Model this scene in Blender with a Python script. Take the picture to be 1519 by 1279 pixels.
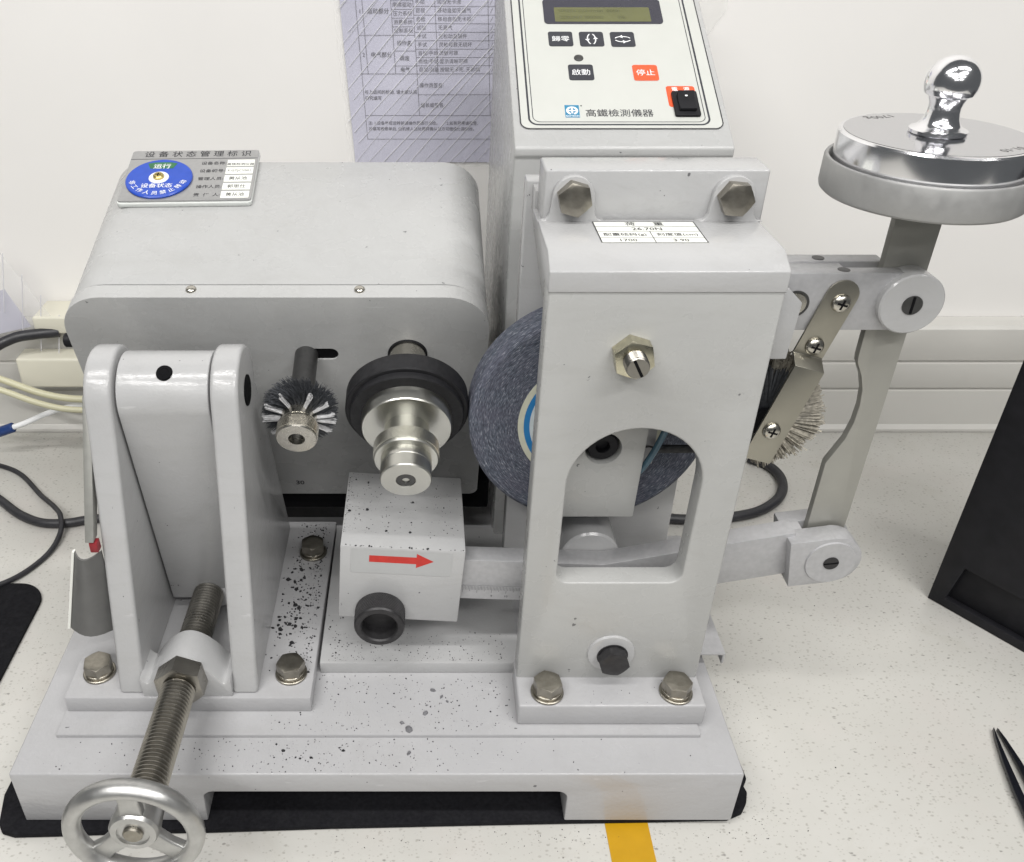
import bpy, bmesh, math, random
from mathutils import Matrix, Vector
R = math.radians
S = 0.001            # everything below is written in millimetres
scene = bpy.context.scene
for o in list(bpy.data.objects):
    bpy.data.objects.remove(o)
rnd = random.Random(7)

# ------------------------------------------------------------------ camera
FPX, PX, PY, W, H = 1325.0, 625.0, 640.0, 1519.0, 1279.0
cam_d = bpy.data.cameras.new('camera')
cam = bpy.data.objects.new('camera', cam_d)
scene.collection.objects.link(cam)
cam_d.sensor_fit = 'HORIZONTAL'
cam_d.sensor_width = 36.0
cam_d.lens = FPX / W * 36.0
cam_d.shift_x = (W / 2 - PX) / W
cam_d.shift_y = -(H / 2 - PY) / W
cam_d.clip_start = 0.02
cam_d.clip_end = 50
cam.location = (0, -0.365, 0.542)
cam.rotation_euler = (R(90 - 32.25), 0, 0)
scene.camera = cam

# ------------------------------------------------------------------ world, room lamps, exposure
world = bpy.data.worlds.new('World')
scene.world = world
world.use_nodes = True
bg = world.node_tree.nodes['Background']
bg.inputs[0].default_value = (0.93, 0.97, 1.0, 1)
bg.inputs[1].default_value = 0.085

def lamp(name, loc, sx, sy, power, aim=None, col=(1.0, 0.985, 0.962)):
    d = bpy.data.lights.new(name, 'AREA')
    d.shape = 'RECTANGLE'
    d.size, d.size_y, d.energy, d.color = sx, sy, power, col
    o = bpy.data.objects.new(name, d)
    scene.collection.objects.link(o)
    o.location = loc
    if aim:
        o.rotation_euler = (Vector(aim) - Vector(loc)).to_track_quat('-Z', 'Y').to_euler()
    return o
# rows of ceiling tubes over the bench and behind the viewer
for (ly, lz, lx, w_, p_) in ((-0.42, 1.75, 0.10, 0.10, 11.5), (-1.25, 1.80, -0.05, 0.08, 13.5), (-2.3, 1.85, 0.0, 0.06, 5.0), (-3.8, 1.85, 0.0, 0.08, 3.2)):
    for side_ in (-0.72, 0.72):
        lamp('ceiling_lamp', (lx + side_, ly, lz), 1.2, w_, p_, aim=(lx * 0.5 + side_ * 0.35, 0, 0.2) if ly < -1 else None)

scene.render.engine = 'CYCLES'
scene.cycles.use_denoising = True
scene.cycles.max_bounces = 8
scene.view_settings.view_transform = 'Standard'
scene.view_settings.look = 'None'
scene.view_settings.exposure = 0.27
scene.view_settings.gamma = 1.0

# ------------------------------------------------------------------ materials
MATS = {}
def nodes(name):
    m = bpy.data.materials.new(name)
    m.use_nodes = True
    nt = m.node_tree
    return m, nt, nt.nodes['Principled BSDF']

def tex_coord(nt, scale=(1, 1, 1)):
    tc = nt.nodes.new('ShaderNodeTexCoord')
    mp = nt.nodes.new('ShaderNodeMapping')
    mp.inputs['Scale'].default_value = scale
    nt.links.new(tc.outputs['Object'], mp.inputs['Vector'])
    return mp.outputs['Vector']

def noise(nt, vec, scale, detail=3.0, rough=0.5, dist=0.0):
    n = nt.nodes.new('ShaderNodeTexNoise')
    n.inputs['Scale'].default_value = scale
    n.inputs['Detail'].default_value = detail
    n.inputs['Roughness'].default_value = rough
    n.inputs['Distortion'].default_value = dist
    nt.links.new(vec, n.inputs['Vector'])
    return n.outputs['Fac']

def ramp(nt, fac, stops):
    r = nt.nodes.new('ShaderNodeValToRGB')
    el = r.color_ramp.elements
    while len(el) < len(stops):
        el.new(0.5)
    for e, (p, c) in zip(el, stops):
        e.position = p
        e.color = (c[0], c[1], c[2], 1) if not isinstance(c, (int, float)) else (c, c, c, 1)
    nt.links.new(fac, r.inputs['Fac'])
    return r.outputs['Color']

def bump(nt, bsdf, height, strength, dist):
    b = nt.nodes.new('ShaderNodeBump')
    b.inputs['Strength'].default_value = strength
    b.inputs['Distance'].default_value = dist
    nt.links.new(height, b.inputs['Height'])
    nt.links.new(b.outputs['Normal'], bsdf.inputs['Normal'])
    return b

def mixc(nt, fac, a, b, mode='MIX'):
    m = nt.nodes.new('ShaderNodeMix')
    m.data_type = 'RGBA'
    m.blend_type = mode
    for s, v in ((m.inputs[0], fac), (m.inputs[6], a), (m.inputs[7], b)):
        if isinstance(v, (int, float)):
            s.default_value = v
        elif isinstance(v, tuple):
            s.default_value = (v[0], v[1], v[2], 1)
        else:
            nt.links.new(v, s)
    return m.outputs[2]

def mat_plain(name, col, rough=0.5, metal=0.0, var=0.06, grain=220.0, bstr=0.0, bscale=600.0, spec=0.5, coat=0.0):
    m, nt, b = nodes(name)
    v = tex_coord(nt)
    n = noise(nt, v, grain, 4)
    c = ramp(nt, n, [(0.3, tuple(max(0, x * (1 - var)) for x in col)), (0.7, tuple(x * (1 + var) for x in col))])
    nt.links.new(c, b.inputs['Base Color'])
    b.inputs['Metallic'].default_value = metal
    rr = ramp(nt, noise(nt, v, grain * 0.4, 3), [(0.3, max(0.02, rough * 0.82)), (0.7, min(1, rough * 1.18))])
    nt.links.new(rr, b.inputs['Roughness'])
    b.inputs['Specular IOR Level'].default_value = spec
    b.inputs['Coat Weight'].default_value = coat
    if bstr:
        bump(nt, b, noise(nt, v, bscale, 2), bstr, 0.0004)
    MATS[name] = m
    return m

def mat_paint(name, col, rough=0.36, peel=0.10, scale=520.0):
    """enamel on a casting: fine orange peel, faint grime, tiny chips of darker primer"""
    m, nt, b = nodes(name)
    v = tex_coord(nt)
    big = noise(nt, v, 9, 4, 0.6)
    c = ramp(nt, big, [(0.3, tuple(x * 0.955 for x in col)), (0.7, tuple(x * 1.03 for x in col))])
    fine = noise(nt, v, 260, 5, 0.65)
    c = mixc(nt, ramp(nt, fine, [(0.60, 0), (0.78, 0.22)]), c, tuple(x * 0.72 for x in col))
    smear = noise(nt, tex_coord(nt, (14, 14, 45)), 1.0, 6, 0.7, 1.2)
    c = mixc(nt, ramp(nt, smear, [(0.48, 0), (0.85, 0.28)]), c, (col[0] * 0.66, col[1] * 0.64, col[2] * 0.60))
    scr = noise(nt, tex_coord(nt, (40, 900, 260)), 1.0, 2, 0.5, 0.4)
    c = mixc(nt, ramp(nt, scr, [(0.735, 0), (0.76, 0.35)]), c, tuple(min(1, x * 1.35) for x in col))
    chip = noise(nt, v, 210, 2, 0.5)
    c = mixc(nt, ramp(nt, chip, [(0.755, 0), (0.77, 0.8)]), c, (0.07, 0.07, 0.075))
    nt.links.new(c, b.inputs['Base Color'])
    rr = ramp(nt, noise(nt, v, 40, 4), [(0.25, rough * 0.75), (0.75, rough * 1.3)])
    nt.links.new(rr, b.inputs['Roughness'])
    h = mixc(nt, 0.35, noise(nt, v, scale, 2), noise(nt, v, 110, 2))
    bump(nt, b, h, peel, 0.0012)
    MATS[name] = m
    return m

mat_paint('paint', (0.424, 0.425, 0.428), rough=0.20, peel=0.17)
mat_paint('paint_warm', (0.402, 0.404, 0.396), rough=0.28)
mat_paint('paint_box', (0.430, 0.433, 0.430), rough=0.27, peel=0.08)
mat_paint('paint_rough', (0.404, 0.403, 0.412), rough=0.22, peel=0.28, scale=330)
mat_plain('alu', (0.44, 0.44, 0.45), 0.45, 0.35, 0.06, 300, 0.10, 900)
mat_plain('cast_alu', (0.50, 0.50, 0.49), 0.36, 0.9, 0.08, 160, 0.22, 420)
mat_plain('steel_plain', (0.52, 0.50, 0.45), 0.25, 1.0, 0.05, 500)
mat_plain('bolt_zinc', (0.32, 0.30, 0.258), 0.36, 1.0, 0.14, 260, 0.08, 900)
mat_plain('bolt_brass', (0.58, 0.55, 0.42), 0.30, 1.0, 0.12, 260, 0.08, 900)
mat_plain('thread', (0.34, 0.325, 0.295), 0.30, 1.0, 0.10, 90)
mat_plain('chrome', (0.90, 0.90, 0.92), 0.15, 1.0, 0.02, 120)
mat_plain('chrome_top', (0.62, 0.62, 0.64), 0.13, 1.0, 0.03, 500)
mat_plain('black_rubber', (0.014, 0.014, 0.016), 0.50, 0, 0.2, 300, 0.15, 700, spec=0.3)
mat_plain('black_mat', (0.009, 0.009, 0.011), 0.85, 0, 0.3, 400, 0.3, 900, spec=0.15)
mat_plain('black_plastic', (0.011, 0.011, 0.0135), 0.55, 0, 0.2, 90, 0.12, 1500, spec=0.25)
mat_plain('black_oxide', (0.035, 0.034, 0.036), 0.42, 0.4, 0.2, 300, 0.1, 900)
mat_plain('dark_metal', (0.10, 0.10, 0.10), 0.42, 0.85, 0.1, 200)
mat_plain('plate_grey', (0.125, 0.125, 0.122), 0.5, 0.0, 0.06, 100)
mat_plain('pointer_metal', (0.30, 0.30, 0.28), 0.4, 0.4, 0.05, 200)
mat_plain('red_paint', (0.25, 0.018, 0.025), 0.4, 0, 0.15, 300)
mat_plain('red_ink', (0.52, 0.030, 0.022), 0.45, 0, 0.10, 200)
mat_plain('white_sticker', (0.80, 0.81, 0.76), 0.45, 0, 0.02, 100)
mat_plain('sticker_clear', (0.425, 0.43, 0.432), 0.22, 0, 0.02, 100)
mat_plain('sticker_edge', (0.42, 0.42, 0.42), 0.4, 0, 0.05, 100)
mat_plain('ink', (0.035, 0.035, 0.04), 0.6, 0, 0.2, 300)
mat_plain('rib_plastic', (0.68, 0.68, 0.72), 0.25, 0, 0.05, 50)
mat_plain('ink_pale', (0.09, 0.085, 0.12), 0.6, 0, 0.3, 500)
mat_plain('white_ink', (0.82, 0.83, 0.84), 0.5, 0, 0.02, 100)
mat_plain('panel_white', (0.53, 0.54, 0.51), 0.38, 0, 0.015, 60)
mat_plain('button_dark', (0.028, 0.030, 0.040), 0.45, 0, 0.1, 200)
mat_plain('button_orange', (0.72, 0.095, 0.028), 0.42, 0, 0.04, 200)
mat_plain('lcd_glass', (0.022, 0.022, 0.038), 0.14, 0, 0.1, 60)
mat_plain('lcd_field', (0.115, 0.120, 0.042), 0.2, 0, 0.12, 30)
mat_plain('lcd_ink', (0.060, 0.065, 0.022), 0.3, 0, 0.1, 100)
mat_plain('logo_blue', (0.018, 0.20, 0.36), 0.4, 0, 0.08, 300)
mat_plain('sign_silver', (0.40, 0.40, 0.40), 0.34, 0.55, 0.04, 400)
mat_plain('sign_acrylic', (0.62, 0.64, 0.62), 0.15, 0, 0.02, 100)
mat_plain('blue_plastic', (0.012, 0.065, 0.44), 0.32, 0, 0.05, 200)
mat_plain('green_window', (0.02, 0.14, 0.05), 0.4, 0, 0.2, 200)
mat_plain('brass', (0.52, 0.42, 0.16), 0.3, 1.0, 0.1, 200)
mat_plain('bristle_dark', (0.060, 0.064, 0.072), 0.55, 0, 0.4, 400)
mat_plain('bristle_white', (0.55, 0.55, 0.56), 0.45, 0, 0.2, 400)
mat_plain('bristle_grey', (0.30, 0.278, 0.23), 0.55, 0, 0.5, 400)
mat_plain('crumb', (0.018, 0.018, 0.020), 0.75, 0, 0.3, 800)
mat_plain('paint_flake', (0.17, 0.17, 0.18), 0.6, 0, 0.2, 800)
mat_plain('wheel_ring', (0.62, 0.62, 0.50), 0.6, 0, 0.05, 200)
mat_plain('wheel_blue', (0.02, 0.20, 0.48), 0.5, 0, 0.05, 200)
mat_plain('wheel_label', (0.62, 0.68, 0.70), 0.5, 0, 0.05, 200)
mat_plain('cable_black', (0.022, 0.022, 0.026), 0.45, 0, 0.15, 200)
mat_plain('cable_cream', (0.56, 0.54, 0.38), 0.4, 0, 0.06, 60)
mat_plain('blue_plug', (0.012, 0.04, 0.16), 0.4, 0, 0.1, 100)
mat_plain('tape_yellow', (0.50, 0.275, 0.005), 0.42, 0, 0.06, 60, 0.1, 200)
mat_plain('trunk', (0.56, 0.55, 0.52), 0.42, 0, 0.03, 14, 0.03, 60)
mat_plain('cream_plastic', (0.66, 0.64, 0.54), 0.42, 0, 0.03, 14)
mat_plain('wall', (0.79, 0.776, 0.755), 0.6, 0, 0.015, 6, 0.05, 120)
mat_plain('link_steel', (0.36, 0.355, 0.325), 0.42, 0.45, 0.03, 60)
mat_plain('strip_steel', (0.36, 0.345, 0.295), 0.33, 0.9, 0.04, 60)
mat_plain('tweezer', (0.010, 0.011, 0.016), 0.28, 0.3, 0.1, 100)
mat_plain('tube_blue', (0.07, 0.14, 0.19), 0.2, 0, 0.1, 100)
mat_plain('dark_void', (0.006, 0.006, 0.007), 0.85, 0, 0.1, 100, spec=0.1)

# brushed / turned steel: fine streaks round the lathe axis
def mat_turned(name, col, rough, axis):
    m, nt, b = nodes(name)
    tg = nt.nodes.new('ShaderNodeTangent')
    tg.direction_type = 'RADIAL'
    tg.axis = axis
    nt.links.new(tg.outputs[0], b.inputs['Tangent'])
    b.inputs['Base Color'].default_value = (*col, 1)
    b.inputs['Metallic'].default_value = 1.0
    b.inputs['Roughness'].default_value = rough
    b.inputs['Anisotropic'].default_value = 0.6
    MATS[name] = m
mat_turned('turned', (0.58, 0.577, 0.535), 0.28, 'Y')
mat_plain('turned_dish', (0.40, 0.40, 0.395), 0.50, 0.55, 0.015, 400, 0.05, 900)

# grinding wheel: blue-grey grit drawn out in short arcs by its grain
def mat_grit():
    m, nt, b = nodes('grit')
    tc = nt.nodes.new('ShaderNodeTexCoord')
    v0 = tc.outputs['Object']
    sep = nt.nodes.new('ShaderNodeSeparateXYZ')
    nt.links.new(v0, sep.inputs[0])
    def mth(op, a, b2=None):
        k = nt.nodes.new('ShaderNodeMath'); k.operation = op
        for i, x in enumerate((a, b2)):
            if x is None: continue
            if isinstance(x, (int, float)): k.inputs[i].default_value = x
            else: nt.links.new(x, k.inputs[i])
        return k.outputs[0]
    ang = mth('ARCTAN2', sep.outputs[2], sep.outputs[0])
    rad = mth('SQRT', mth('ADD', mth('POWER', sep.outputs[0], 2.0), mth('POWER', sep.outputs[2], 2.0)))
    cmb = nt.nodes.new('ShaderNodeCombineXYZ')
    nt.links.new(mth('MULTIPLY', ang, 20.0), cmb.inputs[0])
    nt.links.new(mth('MULTIPLY', rad, 2100.0), cmb.inputs[1])
    nt.links.new(mth('MULTIPLY', sep.outputs[1], 1500.0), cmb.inputs[2])
    n = noise(nt, cmb.outputs[0], 1.0, 4, 0.6)
    c = ramp(nt, n, [(0.34, (0.026, 0.032, 0.046)), (0.50, (0.080, 0.094, 0.125)), (0.60, (0.165, 0.180, 0.225)), (0.70, (0.46, 0.47, 0.51))])
    n2 = noise(nt, v0, 70, 3)
    c = mixc(nt, ramp(nt, n2, [(0.35, 0.0), (0.7, 0.35)]), c, (0.11, 0.10, 0.14))
    nt.links.new(c, b.inputs['Base Color'])
    b.inputs['Roughness'].default_value = 0.75
    bump(nt, b, n, 0.5, 0.0008)
    MATS['grit'] = m
mat_grit()

# cream bench top with small brown-grey flecks
def mat_bench():
    m, nt, b = nodes('bench')
    v = tex_coord(nt)
    base = ramp(nt, noise(nt, v, 5, 5, 0.6), [(0.3, (0.520, 0.511, 0.476)), (0.7, (0.585, 0.576, 0.546))])
    def flecks(scale, thr, seed, col, squash, prev, amt):
        vv = tex_coord(nt, (scale, scale * squash, scale))
        vo = nt.nodes.new('ShaderNodeTexVoronoi')
        vo.inputs['Scale'].default_value = 1.0
        vo.inputs['Randomness'].default_value = 1.0
        ad = nt.nodes.new('ShaderNodeVectorMath'); ad.operation = 'ADD'
        ad.inputs[1].default_value = (seed, seed * 2.1, 0)
        wob = nt.nodes.new('ShaderNodeTexNoise'); wob.inputs['Scale'].default_value = 3.0
        nt.links.new(vv, wob.inputs['Vector'])
        sc = nt.nodes.new('ShaderNodeVectorMath'); sc.operation = 'SCALE'; sc.inputs['Scale'].default_value = 0.35
        nt.links.new(wob.outputs['Color'], sc.inputs[0])
        nt.links.new(vv, ad.inputs[0])
        ad2 = nt.nodes.new('ShaderNodeVectorMath'); ad2.operation = 'ADD'
        nt.links.new(ad.outputs[0], ad2.inputs[0]); nt.links.new(sc.outputs[0], ad2.inputs[1])
        nt.links.new(ad2.outputs[0], vo.inputs['Vector'])
        spot = ramp(nt, vo.outputs['Distance'], [(thr * 0.55, 1.0), (thr, 0.0)])
        # only some of the cells carry a fleck
        sepc = nt.nodes.new('ShaderNodeSeparateColor')
        nt.links.new(vo.outputs['Color'], sepc.inputs[0])
        keep = ramp(nt, sepc.outputs[0], [(0.48, 0.0), (0.62, amt), (1.0, amt)])
        mu = mixc(nt, 1.0, spot, keep, 'MULTIPLY')
        return mixc(nt, mu, prev, col)
    c = flecks(210, 0.30, 1.3, (0.22, 0.205, 0.175), 1.5, base, 0.45)
    c = flecks(360, 0.30, 7.7, (0.30, 0.28, 0.24), 1.3, c, 0.42)
    c = flecks(95, 0.15, 3.9, (0.10, 0.095, 0.085), 1.7, c, 0.6)
    stain = noise(nt, v, 11, 6, 0.7, 0.8)
    c = mixc(nt, ramp(nt, stain, [(0.55, 0.0), (0.75, 0.35)]), c, (0.42, 0.40, 0.34))
    c = mixc(nt, ramp(nt, noise(nt, v, 16, 4), [(0.52, 0.0), (0.80, 0.22)]), c, (0.62, 0.54, 0.52))
    nt.links.new(c, b.inputs['Base Color'])
    nt.links.new(ramp(nt, noise(nt, v, 30, 4), [(0.3, 0.30), (0.7, 0.48)]), b.inputs['Roughness'])
    bump(nt, b, noise(nt, v, 260, 3), 0.05, 0.0005)
    MATS['bench'] = m
mat_bench()

# printed sheet inside a clear plastic sleeve (the sleeve's diagonal ribs are raised lines)
def mat_paper():
    m, nt, b = nodes('paper')
    v = tex_coord(nt)
    c = ramp(nt, noise(nt, v, 12, 3), [(0.3, (0.47, 0.465, 0.58)), (0.7, (0.545, 0.54, 0.65))])
    nt.links.new(c, b.inputs['Base Color'])
    b.inputs['Roughness'].default_value = 0.35
    b.inputs['Coat Weight'].default_value = 0.4
    b.inputs['Coat Roughness'].default_value = 0.2
    bump(nt, b, noise(nt, v, 14, 2), 0.15, 0.004)
    MATS['paper'] = m
mat_paper()
def mat_clear():
    m, nt, b = nodes('clear_film')
    v = tex_coord(nt)
    b.inputs['Base Color'].default_value = (0.9, 0.9, 0.88, 1)
    b.inputs['Roughness'].default_value = 0.18
    b.inputs['Alpha'].default_value = 0.12
    bump(nt, b, noise(nt, v, 22, 3), 0.4, 0.006)
    MATS['clear_film'] = m
mat_clear()

# ------------------------------------------------------------------ mesh helpers
WORLD = {}     # object -> world origin in mm (parents are never rotated)
def mesh_from(bm, smooth_angle=32):
    me = bpy.data.meshes.new('mesh')
    bm.to_mesh(me)
    bm.free()
    if smooth_angle:
        me.polygons.foreach_set('use_smooth', [True] * len(me.polygons))
        me.set_sharp_from_angle(angle=R(smooth_angle))
    return me

def obj(name, bm, mat, parent=None, M=None, smooth=32, label=None, kind=None, rot=False):
    if M is not None and not rot:
        bm.transform(M)
    bmesh.ops.recalc_face_normals(bm, faces=bm.faces)
    lo = Vector((min(v.co[i] for v in bm.verts) for i in range(3)))
    hi = Vector((max(v.co[i] for v in bm.verts) for i in range(3)))
    c = (lo + hi) / 2
    bm.transform(Matrix.Scale(S, 4) @ Matrix.Translation(-c))
    o = bpy.data.objects.new(name, mesh_from(bm, smooth))
    if mat is not None:
        o.data.materials.append(MATS[mat] if isinstance(mat, str) else mat)
    scene.collection.objects.link(o)
    if rot:      # keep the lathe axis as the object's own axis
        c = M @ c
        o.rotation_euler = M.to_euler()
    place(o, c, parent)
    if label: o['label'] = label
    if kind: o['kind'] = kind
    return o

def place(o, c, parent):
    c = Vector(c)
    WORLD[o.name] = c
    if parent is not None:
        o.parent = parent
        o.location = (c - WORLD[parent.name]) * S
    else:
        o.location = c * S

def empty(name, loc, parent=None):
    o = bpy.data.objects.new(name, None)
    o.empty_display_size = 0.01
    scene.collection.objects.link(o)
    place(o, loc, parent)
    return o

def tag(o, label, cat, group=None, kind=None):
    o['label'] = label
    if cat: o['category'] = cat
    if group: o['group'] = group
    if kind: o['kind'] = kind
    return o

def bevel(bm, w, seg=2, ang=30):
    if not w: return bm
    bmesh.ops.recalc_face_normals(bm, faces=bm.faces)
    ed = [e for e in bm.edges if len(e.link_faces) == 2 and e.calc_face_angle(0) > R(ang)]
    bmesh.ops.bevel(bm, geom=ed, offset=w, segments=seg, profile=0.5, affect='EDGES', clamp_overlap=True)
    return bm

def box(x0, x1, y0, y1, z0, z1, bev=0.0, seg=2, bm=None):
    b = bmesh.new()
    bmesh.ops.create_cube(b, size=1.0)
    b.transform(Matrix.Translation(((x0 + x1) / 2, (y0 + y1) / 2, (z0 + z1) / 2)) @ Matrix.Diagonal((x1 - x0, y1 - y0, z1 - z0, 1)))
    bevel(b, bev, seg)
    return join(bm, b)

def join(bm, b):
    if bm is None: return b
    me = bpy.data.meshes.new('tmp')
    b.to_mesh(me); b.free()
    bm.from_mesh(me)
    bpy.data.meshes.remove(me)
    return bm

AX = {'XZ': lambda a, b, h: (a, h, b), 'YZ': lambda a, b, h: (h, a, b), 'XY': lambda a, b, h: (a, b, h)}
def prism(pts, plane, h0, h1, holes=(), bev=0.0, seg=2, bm=None):
    f = AX[plane]
    b = bmesh.new()
    if not holes:
        lo = [b.verts.new(f(p[0], p[1], h0)) for p in pts]
        hi = [b.verts.new(f(p[0], p[1], h1)) for p in pts]
        b.faces.new(lo); b.faces.new(hi)
        n = len(pts)
        for i in range(n):
            b.faces.new((lo[i], lo[(i + 1) % n], hi[(i + 1) % n], hi[i]))
    else:
        ed = []
        for loop in [pts] + list(holes):
            vs = [b.verts.new(f(p[0], p[1], h0)) for p in loop]
            ed += [b.edges.new((vs[i], vs[(i + 1) % len(vs)])) for i in range(len(vs))]
        bmesh.ops.triangle_fill(b, use_beauty=True, use_dissolve=False, edges=ed)
        r = bmesh.ops.extrude_face_region(b, geom=list(b.faces))
        d = Vector(f(0, 0, h1)) - Vector(f(0, 0, h0))
        bmesh.ops.translate(b, vec=d, verts=[g for g in r['geom'] if isinstance(g, bmesh.types.BMVert)])
    bevel(b, bev, seg)
    return join(bm, b)

def arc(cx, cy, r, a0, a1, n):
    return [(cx + r * math.cos(R(a0 + (a1 - a0) * i / n)), cy + r * math.sin(R(a0 + (a1 - a0) * i / n))) for i in range(n + 1)]

def rrect(x0, x1, y0, y1, r, n=6):
    r4 = r if isinstance(r, (tuple, list)) else (r,) * 4     # bl, br, tr, tl
    p = []
    for (cx, cy, a, rr) in ((x0, y0, 180, r4[0]), (x1, y0, 270, r4[1]), (x1, y1, 0, r4[2]), (x0, y1, 90, r4[3])):
        sx = rr if cx == x0 else -rr
        sy = rr if cy == y0 else -rr
        p += arc(cx + sx, cy + sy, rr, a, a + 90, n) if rr > 0 else [(cx, cy)]
    return p

def lathe(prof, axis='Z', c=(0, 0, 0), seg=48, closed=False, bm=None, ph=0.0):
    """prof: (radius, position along the axis); radius 0 closes an end"""
    b = bmesh.new()
    rings = []
    for (r, a) in prof:
        if r < 1e-6:
            rings.append([b.verts.new((0, 0, a))])
        else:
            rings.append([b.verts.new((r * math.cos(2 * math.pi * (i + ph) / seg), r * math.sin(2 * math.pi * (i + ph) / seg), a)) for i in range(seg)])
    m = len(rings)
    for k in range(m if closed else m - 1):
        A, B = rings[k], rings[(k + 1) % m]
        for i in range(seg):
            j = (i + 1) % seg
            if len(A) == 1 and len(B) == 1: continue
            if len(A) == 1: b.faces.new((A[0], B[i], B[j]))
            elif len(B) == 1: b.faces.new((A[i], A[j], B[0]))
            else: b.faces.new((A[i], A[j], B[j], B[i]))
    rot = {'Z': Matrix.Identity(4), 'Y': Matrix.Rotation(R(-90), 4, 'X'), 'X': Matrix.Rotation(R(90), 4, 'Y')}[axis]
    b.transform(Matrix.Translation(c) @ rot)
    return join(bm, b)

def solid(prof, **k):
    return lathe([(0, prof[0][1])] + list(prof) + [(0, prof[-1][1])], **k)

def smooth_path(pts, n=8):
    pts = [Vector(p) for p in pts]
    if len(pts) < 3: return pts
    out = []
    for i in range(len(pts) - 1):
        p0 = pts[max(i - 1, 0)]; p1 = pts[i]; p2 = pts[i + 1]; p3 = pts[min(i + 2, len(pts) - 1)]
        for k in range(n):
            t = k / n
            out.append(0.5 * ((2 * p1) + (p2 - p0) * t + (2 * p0 - 5 * p1 + 4 * p2 - p3) * t * t + (3 * p1 - p0 - 3 * p2 + p3) * t ** 3))
    out.append(pts[-1])
    return out

def tube(pts, r, seg=10, bm=None, smooth_n=8):
    b = bmesh.new()
    pts = smooth_path(pts, smooth_n) if smooth_n else [Vector(p) for p in pts]
    prev = None
    up = Vector((0, 0, 1))
    for i, p in enumerate(pts):
        d = (pts[min(i + 1, len(pts) - 1)] - pts[max(i - 1, 0)]).normalized()
        if abs(d.dot(up)) > 0.98: up = Vector((0, 1, 0))
        a = d.cross(up).normalized(); c = d.cross(a).normalized()
        up = -c if c.dot(up) < 0 else c
        rr = r[i] if isinstance(r, list) else r
        ring = [b.verts.new(p + (a * math.cos(2 * math.pi * k / seg) + c * math.sin(2 * math.pi * k / seg)) * rr) for k in range(seg)]
        if prev:
            for k in range(seg):
                b.faces.new((prev[k], prev[(k + 1) % seg], ring[(k + 1) % seg], ring[k]))
        else:
            b.faces.new(ring)
        prev = ring
    b.faces.new(prev)
    return join(bm, b)

_fonts = None
def text_bm(body, size, align='CENTER', bold=0.0, sx=1.0, spacing=1.0):
    cu = bpy.data.curves.new('lettering', 'FONT')
    cu.body = body
    cu.size = size
    cu.align_x = align
    cu.align_y = 'CENTER'
    cu.offset = bold
    cu.space_character = spacing
    cu.resolution_u = 2
    to = bpy.data.objects.new('lettering', cu)
    scene.collection.objects.link(to)
    dg = bpy.context.evaluated_depsgraph_get()
    me = bpy.data.meshes.new_from_object(to.evaluated_get(dg))
    bm = bmesh.new()
    bm.from_mesh(me)
    bpy.data.meshes.remove(me)
    bpy.data.objects.remove(to)
    bpy.data.curves.remove(cu)
    if sx != 1.0:
        bm.transform(Matrix.Diagonal((sx, 1, 1, 1)))
    return bm

def texts(items, lift=0.0):
    """items: (body, size, x, y, align[, bold, rot, sx]) laid on the local XY plane"""
    out = bmesh.new()
    for it in items:
        body, size, x, y, al = it[:5]
        bold = it[5] if len(it) > 5 else 0.0
        rot = it[6] if len(it) > 6 else 0.0
        sx = it[7] if len(it) > 7 else 1.0
        b = text_bm(body, size, al, bold, sx)
        b.transform(Matrix.Translation((x, y, lift)) @ Matrix.Rotation(R(rot), 4, 'Z'))
        join(out, b)
    return out

def lines(segs, w, z=0.0, bm=None):
    """flat printed rules on the local XY plane"""
    b = bmesh.new()
    for (x0, y0, x1, y1) in segs:
        d = Vector((x1 - x0, y1 - y0, 0)).normalized()
        n = Vector((-d.y, d.x, 0)) * w / 2
        a, c = Vector((x0, y0, z)), Vector((x1, y1, z))
        b.faces.new([b.verts.new(a - n), b.verts.new(c - n), b.verts.new(c + n), b.verts.new(a + n)])
    return join(bm, b)

def ribbon(pts, w, z, closed=True):
    b = bmesh.new()
    n = len(pts)
    inn, out = [], []
    for i in range(n):
        p0, p1, p2 = Vector(pts[i - 1]), Vector(pts[i]), Vector(pts[(i + 1) % n])
        d = (p2 - p0).normalized()
        nn = Vector((-d.y, d.x)) * w / 2
        inn.append(b.verts.new((p1.x + nn.x, p1.y + nn.y, z)))
        out.append(b.verts.new((p1.x - nn.x, p1.y - nn.y, z)))
    for i in range(n):
        j = (i + 1) % n
        b.faces.new((inn[i], out[i], out[j], inn[j]))
    return b

FRONT = Matrix.Rotation(R(90), 4, 'X')      # local Z -> towards the viewer (-Y), local Y -> up
def front_at(x, y, z, roll=0.0):
    return Matrix.Translation((x, y, z)) @ FRONT @ Matrix.Rotation(R(roll), 4, 'Z')
T = lambda x, y, z: Matrix.Translation((x, y, z))

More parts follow.
